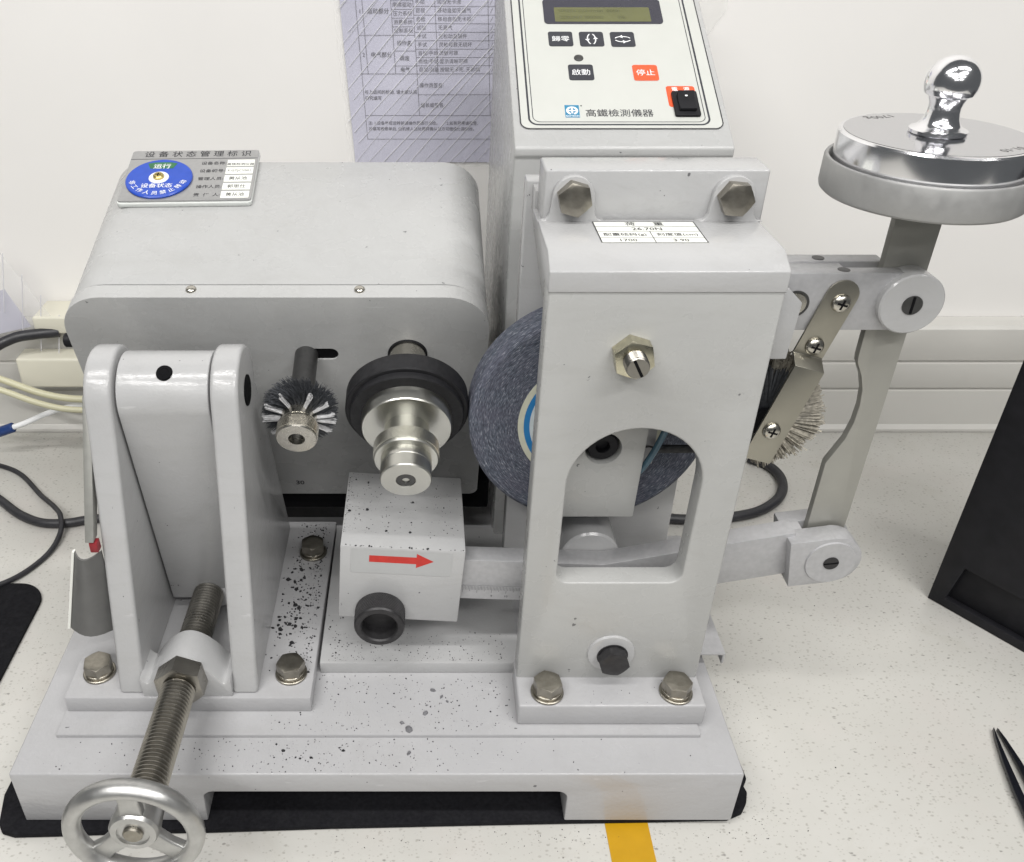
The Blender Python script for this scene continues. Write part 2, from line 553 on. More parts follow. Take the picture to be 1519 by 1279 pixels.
# shared fastener meshes (local axis +Z, base at 0, millimetres scaled on build)
def shared(bm):
    bmesh.ops.recalc_face_normals(bm, faces=bm.faces)
    bm.transform(Matrix.Scale(S, 4))
    return mesh_from(bm, 30)
def hex_head(af, h, washer=0.0, wt=0.0, dome=0.0):
    rc = af / math.sqrt(3)
    b = None
    if washer:
        b = solid([(washer - 0.4, 0), (washer, 0.4), (washer, wt - 0.3), (washer - 0.5, wt)], seg=32)
        b = solid([(washer * 0.84, wt), (washer * 0.86, wt + 0.3), (washer * 0.86, wt + 1.9), (washer * 0.82, wt + 2.2)], seg=32, bm=b)
        wt += 2.2
    b2 = bmesh.new()
    # hexagonal prism whose top corners are turned off to a circle
    ring = []
    for i in range(24):
        a = 2 * math.pi * i / 24
        k = ((math.degrees(a) + 30) % 60) - 30
        rr = (af / 2) / math.cos(R(k))
        ring.append((rr, a))
    def vring(fr, z):
        return [b2.verts.new((fr(r) * math.cos(a), fr(r) * math.sin(a), z(r))) for r, a in ring]
    base = vring(lambda r: r, lambda r: wt)
    side = vring(lambda r: r, lambda r: wt + h - 0.45 * (r - af / 2 + 0.35))
    top = vring(lambda r: min(r, af / 2) * 0.955, lambda r: wt + h)
    mid = vring(lambda r: af / 2 * 0.5, lambda r: wt + h - dome)
    for A, B in ((base, side), (side, top), (top, mid)):
        for i in range(24):
            j = (i + 1) % 24
            b2.faces.new((A[i], A[j], B[j], B[i]))
    b2.faces.new(mid); b2.faces.new(base)
    return join(b, b2)
def pan_screw(r, h):
    """cross-recessed pan head"""
    b = solid([(r, 0), (r, h * 0.25), (r * 0.93, h * 0.55), (r * 0.75, h * 0.82), (r * 0.4, h)], seg=24)
    return b
def cross_recess(r, h):
    return box(-r * 0.55, r * 0.55, -r * 0.11, r * 0.11, h * 0.9, h * 1.02, bm=box(-r * 0.11, r * 0.11, -r * 0.55, r * 0.55, h * 0.9, h * 1.03))

FAST = {}
FAST['bolt'] = shared(hex_head(17, 7.5, 11.0, 2.0))
FAST['bolt_bar'] = shared(hex_head(17, 7.0))
FAST['nut'] = shared(hex_head(20, 9))
FAST['pan'] = shared(pan_screw(5.4, 3.2))
FAST['recess'] = shared(cross_recess(5.4, 3.2))
FAST['pan_small'] = shared(pan_screw(3.6, 2.2))
FAST['recess_small'] = shared(cross_recess(3.6, 2.2))
def fastener(key, mat, name, parent, M, label=None):
    o = bpy.data.objects.new(name, FAST[key])
    if not FAST[key].materials:
        FAST[key].materials.append(MATS[mat])
    elif FAST[key].materials[0] != MATS[mat]:
        o.data = FAST[key].copy(); o.data.materials[0] = MATS[mat]
    scene.collection.objects.link(o)
    loc, rot, _ = M.decompose()
    place(o, loc, parent)
    o.rotation_mode = 'QUATERNION'
    o.rotation_quaternion = rot
    if label: o['label'] = label
    return o

# ------------------------------------------------------------------ the setting: bench, wall
o = obj('bench_top', box(-1100, 1100, -700, 525, -30, 0, 0.5), 'bench')
tag(o, 'cream speckled bench top', None, kind='structure')
o = obj('wall', box(-1100, 1100, 525, 560, -30, 1500), 'wall')
tag(o, 'plain white painted wall behind the bench', None, kind='structure')
tr = obj('wall_trunking', prism([(524.5, 0.3), (524.5, 129), (501, 129), (497, 126), (497, 89), (499.5, 88.2), (499.5, 85.8), (497, 85), (497, 55),
                               (499.5, 54.2), (499.5, 51.8), (497, 51), (497, 8), (492, 4), (492, 0.3)], 'YZ', -1090, 1090, bev=0.5), 'trunk', smooth=20)
tag(tr, 'long cream cable trunking running along the foot of the wall', 'trunking')

# ------------------------------------------------------------------ mat, tape
mp = [(-281, -2), (-277, -7.5), (-268, -10), (-240, -9.2), (-190, -7.2), (-140, -6.4), (-60, -3.6), (20, -1.6), (100, 0.2), (160, 1.2), (205, 2.4), (216, 7),
      (221, 14), (224, 22), (223, 27), (227, 33), (226, 60), (222, 140), (220, 430), (-284, 436), (-288, 200), (-285, 40), (-286, 20)]
o = obj('rubber_mat', prism(mp, 'XY', 0.4, 5.0, bev=1.0), 'black_mat')
tag(o, 'thin black anti-slip mat lying under the grey machine', 'mat')
o = obj('floor_tape', prism([(122.5, -140), (151.2, -140), (151.6, -20), (152.0, 26), (123.0, 26), (122.8, -10)], 'XY', 0.05, 0.35), 'tape_yellow')
o.name = 'marking_tape'
tag(o, 'strip of yellow marking tape stuck to bench below machine', 'tape')

# ================================================================== THE MACHINE
mc = empty('abrasion_tester', (-29, 200, 5))
tag(mc, 'light grey rubber abrasion testing machine with handwheel, grinding wheel and control panel', 'machine')

# ---- base casting with the wide slot under its front
bz = 53.0
front_prof = [(-263.5, 5), (-142, 5)] + [(-142, 28)] + arc(-135, 28, 7, 180, 90, 5) + arc(88, 28, 7, 90, 0, 5) + [(95, 5), (206.3, 5), (206.3, bz), (-263.5, bz)]
base = obj('base', prism(front_prof, 'XZ', 0, 430, bev=1.6, seg=3), 'paint_rough', mc)
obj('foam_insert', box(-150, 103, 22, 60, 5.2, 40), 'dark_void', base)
obj('raised_strip', box(-242.6, 185.5, 28.4, 425, 52.5, 56, 0.8), 'paint_rough', base)
obj('tray_plate', box(-72, 70, 82, 235, 56.1, 66.2, 0.9), 'paint', base)
# thin drip tray that sticks out to the right with a turned-down lip
dt = box(60, 218, 91, 225, 64.2, 66.0, 0.4)
dt = box(216.2, 218, 91.2, 224.8, 56, 65.6, 0.4, bm=dt)
obj('drip_tray', dt, 'alu', base)

# ---- tilting bracket on the left
br = obj('tilt_bracket', prism([(-240.8, 47.5), (-74.5, 47.5), (-72.5, 240), (-240.8, 240)], 'XY', 55.8, 69.4, bev=1.2), 'paint_rough', mc)
PV = (127.0, 262.5)        # pivot (y, z)
side = [(51, 69.2), (232, 69.2), (226, 84), (159, 250)] + arc(PV[0], PV[1], 29, -18, 168, 18) + [(94, 244)]
for (xa, xb) in ((-204.0, -187.0), (-127.6, -110.3)):
    b = prism(side, 'YZ', xa, xb, bev=2.8, seg=4)
    obj('side_plate', b, 'paint', br)
lathe_b = solid([(8.5, -209.5), (10.5, -208.5), (10.5, -203.5)], axis='X', c=(0, PV[0], PV[1]), seg=32)
obj('pivot_boss', lathe_b, 'paint', br)
obj('pivot_hole_shade', solid([(10.0, -111), (10.0, -109.6), (8.8, -109.2)], axis='X', c=(0, PV[0], PV[1]), seg=32), 'dark_void', br)  # dark disc over the plate, painted shade of the shaft hole
# barrel and hanging web that the screw pushes
bw = arc(PV[0], PV[1], 25.0, -10, 189, 40) + [(133, 82), (134.5, 79.5), (152, 79.5)]
pb = obj('swing_barrel', prism(bw, 'YZ', -185.4, -129.2, bev=1.0, seg=3), 'paint', mc)
ss = lathe([(0, 0.25), (2.6, 0.25), (3.0, 0.6), (4.7, 0.6), (5.2, -0.6)], seg=24)
obj('set_screw', ss, 'dark_void', pb, T(-156, PV[0] - 25.4 * math.sin(R(36)), PV[1] + 25.4 * math.cos(R(36))) @ Matrix.Rotation(R(36), 4, 'X'))
rs = lathe([(13.5, 0), (13.8, 0.5), (14.6, 0.5), (15.0, 0)], seg=40)
obj('thrust_pad', lathe([(0, 0), (12.2, 0), (12.6, 0.7), (0, 0.8)], seg=40), 'paint', pb, T(-150, 131.6, 89) @ Matrix.Rotation(R(90 - 9.3), 4, 'X'))
# saddle: a wave that arches over the screw between the two plates
sad = []
for i in range(41):
    u = i / 40
    x = -187.5 + 60.4 * u
    w = math.exp(-((x + 157.5) / 13.0) ** 4) if False else max(0.0, math.cos(min(1.0, abs(x + 157.3) / 25.0) * math.pi / 2)) ** 0.9
    edge = 6.0 * max(0, (abs(x + 157.3) - 24) / 6.5) ** 2
    sad.append((x, 81.0 + 22.6 * w + edge))
poly = sad + [(-127.1, 69.3), (-187.5, 69.3)]
b = prism(poly, 'XZ', 49, 77, bev=0.0)
bevel(b, 0.8, 2, 50)
obj('saddle', b, 'paint', br)
for (x, y, rz) in ((-223, 70, 12), (-90, 69, 40), (-88, 198, 5)):
    fastener('bolt', 'bolt_zinc', 'bolt', br, T(x, y, 69.4) @ Matrix.Rotation(R(rz), 4, 'Z'))

# ---- feed screw, lock nut and handwheel
scr_dir = Vector((0, -1, 0.045)).normalized()
FS = T(-157.3, 137, 87.0) @ scr_dir.to_track_quat('Z', 'Y').to_matrix().to_4x4()
prof = [(6.5, 0), (8.7, 3)]
zz = 3.5
while zz < 197:
    prof += [(8.7, zz), (11.1, zz + 1.25), (11.1, zz + 1.65), (8.7, zz + 2.85)]
    zz += 2.9
prof += [(9.0, 198), (8.0, 200)]
fs = obj('feed_screw', solid(prof, seg=48), 'thread', mc, FS, smooth=12)
b = hex_head(29, 13.5)
obj('lock_nut', b, 'thread', fs, FS @ T(0, 0, 88.2) @ Matrix.Rotation(R(8), 4, 'Z'))
HW = FS @ T(0, 0, 203)
hb = solid([(12.5, -16), (13.0, -14), (13.4, -6), (13.9, -2), (13.9, 2.5), (12.6, 4.4), (9.2, 5.0), (8.8, 3.8)], seg=48)
hw = obj('handwheel', hb, 'cast_alu', mc, HW)
rim = bmesh.new()
ringp = []
for k in range(20):
    a = 2 * math.pi * k / 20
    ringp.append((33.8 + 5.0 * math.cos(a), 2.0 + 6.0 * math.sin(a)))
obj('rim', lathe(ringp, closed=True, seg=96), 'cast_alu', hw, HW)
for a in (90, 222, 318):
    pts = [(10.5, -6.8), (22, -5.6), (31.5, -6.8), (31.5, 6.8), (22, 5.6), (10.5, 6.8)]
    b = prism(pts, 'XY', -3.0, 3.0, bev=1.6, seg=3)
    obj('spoke', b, 'cast_alu', hw, HW @ Matrix.Rotation(R(a), 4, 'Z'))
obj('spindle_end', solid([(5.6, 4.0), (5.6, 5.2), (4.8, 6.0), (1.2, 6.1)], seg=32), 'bolt_zinc', hw, HW)

# ---- pointer and angle scale on the far left
pt = prism([(116, 264), (129, 264), (79, 184), (71, 184)], 'YZ', -211.0, -205.4, bev=0.5)
pt = obj('angle_pointer', pt, 'pointer_metal', mc)
obj('red_tip', box(-209.2, -203.8, 71.5, 77.5, 175.6, 183.4, 0.8), 'red_paint', pt)
sc = bmesh.new()
rows = []
for i in range(9):
    u = i / 8
    z = 173 - 66 * u
    xl, xr = -221.5 - 16.5 * u, -204.4 - 0.0 * u
    row = []
    for k in range(9):
        w = k / 8
        x = xl + (xr - xl) * w
        y = 76 + 0 * u - 9.0 * math.sin(math.pi * w) ** 1.0
        row.append((x, y, z))
    rows.append(row)
va = [[sc.verts.new(p) for p in r] for r in rows]
vb = [[sc.verts.new((p[0], p[1] + 1.6, p[2])) for p in r] for r in rows]
for i in range(8):
    for k in range(8):
        sc.faces.new((va[i][k], va[i][k + 1], va[i + 1][k + 1], va[i + 1][k]))
        sc.faces.new((vb[i][k + 1], vb[i][k], vb[i + 1][k], vb[i + 1][k + 1]))
def stitch(A, B):
    for i in range(len(A) - 1):
        sc.faces.new((A[i], A[i + 1], B[i + 1], B[i]))
stitch(va[0], vb[0]); stitch(va[-1], vb[-1])
stitch([r[0] for r in va], [r[0] for r in vb]); stitch([r[-1] for r in va], [r[-1] for r in vb])
asc = obj('angle_scale', sc, 'plate_grey', mc)
obj('edge_highlight', prism([(-222.6, 173.5), (-221.0, 173.5), (-237.4, 106.6), (-239.2, 106.6)], 'XZ', 74.6, 77.6), 'white_sticker', asc)  # pale strip added as the highlight along the plate's left edge

# ---- motor head, tilted 17 degrees forward; local axes x, d (back), u (up)
HEAD = Matrix.Translation((0, 140, 241.7)) @ Matrix.Rotation(R(17), 4, 'X')
cov_prof = rrect(-239.4, 45.4, -160, 51.0, (6, 6, 30, 30), 10)
mh = obj('motor_housing', prism(cov_prof, 'XZ', 63.8, 208, bev=0.3, seg=2), 'paint_box', mc, HEAD)
pan_prof = rrect(-240, 46, -161, 51.6, (7, 7, 30, 30), 10)
slot = rrect(-87, -57.5, -4.8, 5.6, 5.1, 6)
hole = arc(-9.5, 0.3, 13.8, 0, 350, 35)
b = prism(pan_prof, 'XZ', 50, 62.4, holes=[slot, hole], bev=0.0)
bmesh.ops.recalc_face_normals(b, faces=b.faces)
# round only the outer front edge
ed = []
for e in b.edges:
    if len(e.link_faces) == 2 and e.calc_face_angle(0) > 0.6 and abs(e.verts[0].co.y - 50) < 0.01 and abs(e.verts[1].co.y - 50) < 0.01:
        m_ = (e.verts[0].co + e.verts[1].co) / 2
        if m_.x < -150 or m_.x > 20 or m_.z > 30 or m_.z < -40: ed.append(e)
bmesh.ops.bevel(b, geom=ed, offset=5.0, segments=4, profile=0.5, affect='EDGES', clamp_overlap=True)
fp = obj('front_panel', b, 'paint_box', mh, HEAD)
obj('seam_shade', prism(rrect(-239.2, 45.2, -159.8, 50.8, (6, 6, 30, 30), 10), 'XZ', 62.45, 63.75), 'dark_void', mh, HEAD)  # dark strip added to give the seam gap its shade
for nm_, loop_ in (('slot_shade', rrect(-86.9, -57.6, -4.7, 5.5, 5.0, 6)), ('bore_shade', arc(-9.5, 0.3, 13.7, 0, 350, 35))):
    obj(nm_, prism(loop_, 'XZ', 51.2, 62.0), 'dark_void', mh, HEAD)  # black plugs added so slot and bore look shaded inside
for x in (-151, -40.5):
    s1 = fastener('pan_small', 'steel_plain', 'screw', mh, HEAD @ T(x, 57.6, 51.5))
gl = solid([(4.6, -266), (5.4, -265), (5.4, -239)], axis='X', c=(0, 92, -26), seg=24)
obj('cable_gland', gl, 'black_plastic', mh, HEAD)
obj('shade_slab', box(-196, 56, 240, 330, 84, 112, 1.5), 'dark_void', mh)  # black slab added to deepen the shadow beneath the housing
obj('housing_support', box(-150, 20, 262, 380, 56.1, 150, 1.5), 'dark_metal', mh)
b = texts([('30', 7, 0, 0, 'CENTER', 0.25)])
obj('lettering', b, 'ink', mh, HEAD @ front_at(-99, 49.9, -146))

# ---- specimen spindle: local axis of these lathes runs along d, front is negative
def hl(prof, x, u=0.0, seg=64, hole=None):
    b = solid(prof, axis='Y', c=(0, 0, 0), seg=seg)
    b.transform(Matrix.Translation((x, 0, u)))
    return b
XS = -9.5
sp = obj('specimen_spindle', hl([(12.6, 70), (12.6, 12), (13.0, 8)], XS), 'steel_plain', mc, HEAD)
obj('shaft_collar', lathe([(12.7, 60), (13.7, 60), (13.7, 49.2), (12.7, 49.2)], axis='Y', c=(XS, 0, 0), seg=48, closed=True), 'black_rubber', sp, HEAD)
rub = [(29, 10), (39.8, 10), (40.4, 9.4), (40.4, -3.0), (39.8, -3.6), (37.4, -3.8), (37.2, -7.8), (36.6, -8.3), (29, -8.3)]
rw = obj('rubber_wheel', lathe(rub, axis='Y', c=(XS, 0, 0), seg=96, closed=True), 'black_rubber', sp, HEAD, label='black rubber specimen disc clamped on the spindle')
obj('clamp_flange', hl([(29.3, 9), (29.3, -17.6), (28.6, -18.8), (14, -19)], XS, seg=96), 'turned', sp, HEAD, rot=True)
obj('spindle_neck', hl([(14.6, -18), (14.6, -34)], XS), 'turned', sp, HEAD, rot=True)
kn = [(18.6, -32.6)]
z_ = -33.4
while z_ > -42.0:
    kn += [(20.8, z_), (20.8, z_ - 0.35), (20.2, z_ - 0.55), (20.2, z_ - 0.8)]
    z_ -= 1.0
kn += [(20.6, -43.2), (19.8, -44.2), (15.3, -44.5)]
obj('knurled_nut', hl(kn, XS, seg=96), 'turned', sp, HEAD, rot=True)
ec = obj('end_cap', hl([(16.0, -43), (16.0, -50), (15.7, -50.4), (16.0, -50.8), (16.0, -59.4), (15.4, -60.2), (6.2, -60.3), (5.9, -59.6)], XS), 'turned', sp, HEAD, rot=True)
b = lathe([(5.8, -59.4), (5.8, -60.1), (4.9, -60.4), (2.4, -60.3), (2.2, -58.0), (0, -58.0)], axis='Y', c=(XS, 0, 0), seg=32)
obj('socket_screw', b, 'dark_metal', sp, HEAD)

# ---- dust brush beside it
XB = -79.6
db = obj('dust_brush', hl([(8.0, 66), (8.0, -8)], XB), 'dark_metal', mc, HEAD)
def bristles(n, r0, r1, a0, a1, d0, d1, w, curl, jit, rr):
    b = bmesh.new()
    for i in range(n):
        a = R(rr.uniform(a0, a1)); d = rr.uniform(d0, d1)
        L = rr.uniform(r1 * 0.88, r1)
        wd = w * rr.uniform(0.7, 1.3)
        rad = Vector((math.cos(a), 0, math.sin(a)))
        tan = Vector((-math.sin(a), 0, math.cos(a)))
        dd = Vector((0, 1, 0))
        lean = rr.uniform(-jit, jit); lean2 = rr.uniform(-jit, jit); cu = rr.uniform(0.3, 1) * curl
        prev = None
        for k in range(4):
            t = k / 3
            c = rad * (r0 + (L - r0) * t) + dd * (d + lean2 * t) + tan * (lean * t + cu * t * t)
            ww = wd * (1 - 0.35 * t)
            ring = [b.verts.new(c + tan * ww), b.verts.new(c - tan * ww * 0.5 + dd * ww * 0.87), b.verts.new(c - tan * ww * 0.5 - dd * ww * 0.87)]
            if prev:
                for q in range(3):
                    b.faces.new((prev[q], prev[(q + 1) % 3], ring[(q + 1) % 3], ring[q]))
            prev = ring
        b.faces.new(prev)
    return b
rb = random.Random(3)
b = bristles(3000, 9, 24.4, 0, 360, -8.5, 4.5, 0.26, 7.0, 2.6, rb)
b.transform(T(XB, 0, 0))
obj('bristles', b, 'bristle_dark', db, HEAD, kind='stuff')
b = bmesh.new()
for a in (-34, -10, 8, 30, 68, 118, 150, 172, 188, 214, 250, 290):
    a += rb.uniform(-4, 4)
    for _ in range(34):
        aa = a + rb.uniform(-2.6, 2.6)
        bb = bristles(1, 10, 24.5, aa, aa + 0.1, -10.5, -7.5, 0.42, 0.4, 0.5, rb)
        join(b, bb)
b.transform(T(XB, 0, 0))
obj('pale_bristles', b, 'bristle_white', db, HEAD, kind='stuff')
obj('collar_ring', hl([(12.2, 2), (12.2, -14.0), (11.4, -14.6)], XB), 'steel_plain', db, HEAD)
cl = [(12.6, -16.0), (13.4, -16.6)]
z_ = -16.8
while z_ > -25:
    cl += [(13.5, z_), (13.5, z_ - 0.4), (13.1, z_ - 0.6), (13.1, z_ - 0.9)]
    z_ -= 1.1
cl += [(13.2, -26.4), (12.6, -27.0), (5.4, -27.1), (5.2, -22), (0, -22)]
obj('collar', lathe([(0, -16)] + cl, axis='Y', c=(XB, 0, 0), seg=64), 'steel_plain', db, HEAD)
obj('collar_hole', hl([(5.1, -21.9), (5.1, -22.6)], XB, seg=24), 'dark_metal', db, HEAD)

# ---- front post: a thick plate with an arched window, bent back over the top
pr_out = [(65.2, 69), (187.4, 69), (187.4, 358.5), (65.2, 358.5)]
arch = [(85, 168)] + arc(93, 168, 8, 180, 270, 5)[1:] + arc(156, 168, 8, 270, 360, 5) + [(164.4, 235)] + arc(124.7, 235, 39.7, 0, 180, 24)[1:]
post = obj('front_post', prism(pr_out, 'XZ', 61, 77, holes=[arch], bev=1.3, seg=3), 'paint_warm', mc, label='tall grey front post with an arched window')
hood = [(60.4, 357.5), (60.4, 369.0), (73.5, 375.8), (119.5, 376), (119.5, 374), (145, 374), (146, 368), (82, 346), (77, 357.5)]
obj('hood', prism(hood, 'YZ', 65.0, 187.6, bev=0.7, seg=3), 'paint', post)
obj('foot', box(64.2, 188.6, 36.4, 77.2, 56.05, 74.6, 1.6, 3), 'paint_rough', post)
for x, rz in ((84.1, 8), (170.2, 22)):
    fastener('bolt', 'bolt_zinc', 'bolt', post, T(x, 47.5, 74.7) @ Matrix.Rotation(R(rz), 4, 'Z'))
nt_ = fastener('nut', 'bolt_brass', 'lock_nut', post, front_at(112.4, 60.9, 322.6, 12))
prof = [(6.3, 0), (6.3, 8.5)]
zz = 9.0
while zz < 16:
    prof += [(5.9, zz), (6.4, zz + 0.5), (5.9, zz + 1.0)]; zz += 1.2
prof += [(6.2, 17.0), (5.6, 17.8), (0, 17.8)]
obj('adjusting_screw', lathe([(0, 0)] + prof, seg=32), 'thread', post, front_at(112.4, 61, 322.6))
obj('screw_slot', box(-5.4, 5.4, -0.8, 0.8, 17.2, 17.95), 'dark_void', post, front_at(112.4, 61, 322.6, -62))
obj('pivot_washer', lathe([(0, 0), (16.0, 0), (15.4, 1.6), (14.4, 1.8), (0, 1.8)], seg=48), 'paint', post, front_at(126.6, 60.9, 98.4))
FAST['bolt_black'] = shared(hex_head(18.5, 6.0, 10.4, 0.6))
fastener('bolt_black', 'black_oxide', 'pivot_bolt', post, front_at(127.4, 59.2, 97.4, 18), label='black hexagon pivot bolt')
# small load label on the hood
SL = T(121.6, 98.6, 376.1) @ Matrix.Rotation(R(-6), 4, 'Z')
LB = T(122.5, 98.5, 375.95) @ Matrix.Rotation(R(0.5), 4, 'X')
lab = obj('load_label', prism([(-28.0, -15.6), (28.0, -15.6), (28.0, 16.5), (-28.0, 16.5)], 'XY', 0, 0.25), 'white_sticker', post, LB)
g = lines([(-28, 8.6, 28, 8.6), (-28, 1.4, 28, 1.4), (-28, -8.4, 28, -8.4), (0.6, -15.4, 0.6, 1.4)], 0.45, 0.3)
g = lines([(-27.7, -15.4, 27.7, -15.4), (-27.7, 16.3, 27.7, 16.3), (-27.8, -15.5, -27.8, 16.4), (27.8, -15.5, 27.8, 16.4)], 0.6, 0.31, bm=g)
obj('label_rules', g, 'ink', lab, LB)
tx = texts([('荷      重', 5.8, 0, 12.4, 'CENTER', 0.05), ('26.70N', 5.6, 0, 4.9, 'CENTER', 0.05), ('配重砝码(g)', 4.6, -13.6, -3.6, 'CENTER', 0.03),
            ('刻度值(cm)', 4.6, 14.4, -3.6, 'CENTER', 0.03), ('1700', 5.0, -13.6, -12.0, 'CENTER', 0.04), ('3.90', 5.0, 14.4, -12.0, 'CENTER', 0.04)], 0.32)
obj('lettering', tx, 'ink', lab, LB)

# ---- crossbar on top with two bolted ears
cb = obj('crossbar', box(67.4, 190.2, 121.0, 146.5, 372.5, 403.4, 1.4, 3), 'paint', mc)
for x in (83.5, 171.4):
    R1 = 11.6
    ear = [(x - R1 - 7, 375.5), (x - R1 - 3, 376.6), (x - R1 - 0.8, 380)] + arc(x, 389.4, R1, 180, 0, 14) + [(x + R1 + 0.8, 380), (x + R1 + 3, 376.6), (x + R1 + 7, 375.5)]
    obj('ear', prism(ear, 'XZ', 117.0, 121.6, bev=1.0, seg=3), 'paint', cb)
    fastener('bolt_bar', 'bolt_zinc', 'bolt', cb, front_at(x, 117.0, 389.6, 14 if x < 100 else 25))
# ---- rear upright plate behind the grinding wheel
ru = obj('rear_upright', box(62.4, 185.0, 160.5, 175, 56.1, 385.5, 1.2), 'paint', mc)
obj('bridge_block', box(66, 186, 146.6, 160.3, 369, 384, 0.8), 'paint', ru)

# ---- grinding wheel
GC = (110.0, 128.0, 237.0)
gw_prof = [(0, 0), (75.6, 0), (76.0, 0.25), (78.4, 2.0), (79, 3.2), (79, 7.4), (78.0, 8.2), (78.0, 9.4), (79, 10.2), (79, 15.6), (78.3, 16.4), (79, 17.2), (79, 24), (78, 25), (0, 25)]
gw = obj('grinding_wheel', lathe(gw_prof, axis='Y', c=GC, seg=128), 'grit', mc, label='blue-grey grinding wheel behind the front post')
obj('cream_ring', lathe([(43.6, -0.2), (47.4, -0.2), (47.4, -0.6), (43.6, -0.6)], axis='Y', c=GC, seg=96, closed=True), 'wheel_ring', gw)
obj('blue_ring', lathe([(39.8, -0.2), (43.6, -0.2), (43.6, -0.5), (39.8, -0.5)], axis='Y', c=GC, seg=96, closed=True), 'wheel_blue', gw)
obj('paper_label', lathe([(0, -0.2), (39.8, -0.2), (39.8, -0.45), (0, -0.45)], axis='Y', c=GC, seg=96), 'wheel_label', gw)
# bearing arm in front of the wheel
wa = [(72, 182), (138.6, 182), (140.6, 262), (136.5, 277), (134, 330), (72, 330)]
cbore = arc(113.6, 235.5, 11.2, 0, 345, 23)
arm = obj('bearing_arm', prism(wa, 'XZ', 100, 123, holes=[cbore], bev=1.2), 'paint_warm', mc)
b = lathe([(0, 12), (9.6, 12), (9.8, 3.4), (9.2, 2.6), (4.6, 2.6), (4.2, 7), (0, 7)], axis='Y', c=(113.6, 100, 235.5), seg=40)
obj('socket_screw', b, 'black_plastic', arm)
obj('bore_floor', lathe([(0, 14), (11.4, 14), (11.4, 15), (0, 15)], axis='Y', c=(113.6, 100, 235.5), seg=32), 'dark_metal', arm)
# spring and tube glimpsed in the window
hx = [(150 + 0.072 * i, 114 + 2.6 * math.cos(i * 0.62), 226.5 + 2.6 * math.sin(i * 0.62)) for i in range(360)]
spg = obj('tension_spring', tube(hx, 0.28, 6, smooth_n=0), 'dark_metal', mc)
obj('spring_hook', tube([(140, 114, 226), (145, 113, 229), (149.6, 114, 227)], 0.7, 8), 'black_oxide', spg)
obj('spring_plate', box(134, 151, 118, 122, 212, 244, 0.6), 'alu', spg)
obj('air_tube', tube([(160, 110, 280), (156, 110, 256), (152, 111, 236), (144, 112, 214), (134, 114, 200)], 2.2, 12), 'tube_blue', mc)

# ---- lever with graduated edge, sliding weight, clevis
lev = [(-46, 153.2), (123, 145.6), (246, 173.0), (246, 138.0), (123, 111.0), (-46, 118.6)]
lv = obj('lever_arm', prism(lev, 'XZ', 95, 110, bev=0.8), 'alu', mc)
rul = Matrix.Translation((28, 94.8, 121.6)) @ Matrix.Rotation(R(2.575), 4, 'Y') @ FRONT
ruler = obj('graduated_scale', prism([(-70, -5.4), (45, -5.4), (45, 6.0), (-70, 6.0)], 'XY', 0, 0.3), 'alu', lv, rul)
sg = []
for i in range(0, 116):
    x = -70 + i
    if x > 45: break
    L = 6.0 if i % 10 == 0 else (4.6 if i % 5 == 0 else 3.4)
    sg.append((x, 6.0, x, 6.0 - L))
obj('graduations', lines(sg, 0.22, 0.36), 'ink', ruler, rul)
tx = texts([(str(i), 2.6, -70 + 10 * i + 0.2, -2.6, 'CENTER', 0.02) for i in range(9, 12)], 0.36)
obj('lettering', tx, 'ink', ruler, rul)
obj('pivot_hub', solid([(18.5, 111), (20, 112.5), (20, 150), (19, 152)], axis='Y', c=(116.5, 0, 139.5), seg=48), 'paint', mc)
SW = T(-14, 88, 134) @ Matrix.Rotation(R(3.9), 4, 'Y')
sw = obj('sliding_weight', box(-41.2, 41.2, 0, 84, -31.6, 31.6, 1.0, 2), 'paint', mc, SW, label='pale block with a red arrow sliding on the lever')
AF = SW @ front_at(0, -0.02, 0)
st = obj('arrow_sticker', prism(rrect(-34, 33.0, 9.6, 29.6, 0.8, 3), 'XY', 0, 0.12), 'sticker_clear', sw, AF)
obj('sticker_edge', ribbon(rrect(-34, 33.0, 9.6, 29.6, 0.8, 3), 0.28, 0.14), 'sticker_edge', st, AF)
ar = bmesh.new()
vs = [ar.verts.new((x, y, 0.16)) for x, y in ((-21.8, 19.2), (9.4, 18.9), (9.4, 15.6), (21.0, 21.6), (9.4, 27.8), (9.4, 24.6), (-21.8, 24.8))]
ar.faces.new(vs)
obj('red_arrow', ar, 'red_ink', st, AF @ T(0, 0, 0) @ Matrix.Rotation(R(0.4), 4, 'Z'))
# black knurled knob, hollow
kb = bmesh.new()
KM = SW @ front_at(-12.6, 0, -24.0)
kp = [(8, -0.2), (16.2, -0.2), (17.0, 0.6), (17.0, 15.2), (16.2, 16.4), (12.8, 16.6), (11.9, 15.6), (11.7, 5.5), (0, 5.5)]
kn_o = obj('clamp_knob', lathe([(0, -0.2)] + kp, seg=96), 'black_oxide', sw, KM)
dm = bmesh.new()
nseg, nrow = 72, 9
for i in range(nseg):
    for j in range(nrow):
        a = 2 * math.pi * (i + 0.5 * (j % 2)) / nseg
        h = 1.6 + j * 1.4
        c = Vector((17.35 * math.cos(a), 17.35 * math.sin(a), h))
        tg = Vector((-math.sin(a), math.cos(a), 0)) * 0.62
        up = Vector((0, 0, 0.72)); inn = Vector((math.cos(a), math.sin(a), 0)) * 0.45
        q = [dm.verts.new(p) for p in (c, c - inn + tg, c - inn + up, c - inn - tg, c - inn - up)]
        for k in range(4):
            dm.faces.new((q[0], q[1 + k], q[1 + (k + 1) % 4]))
obj('knurling', dm, 'black_oxide', kn_o, KM, smooth=0, kind='stuff')
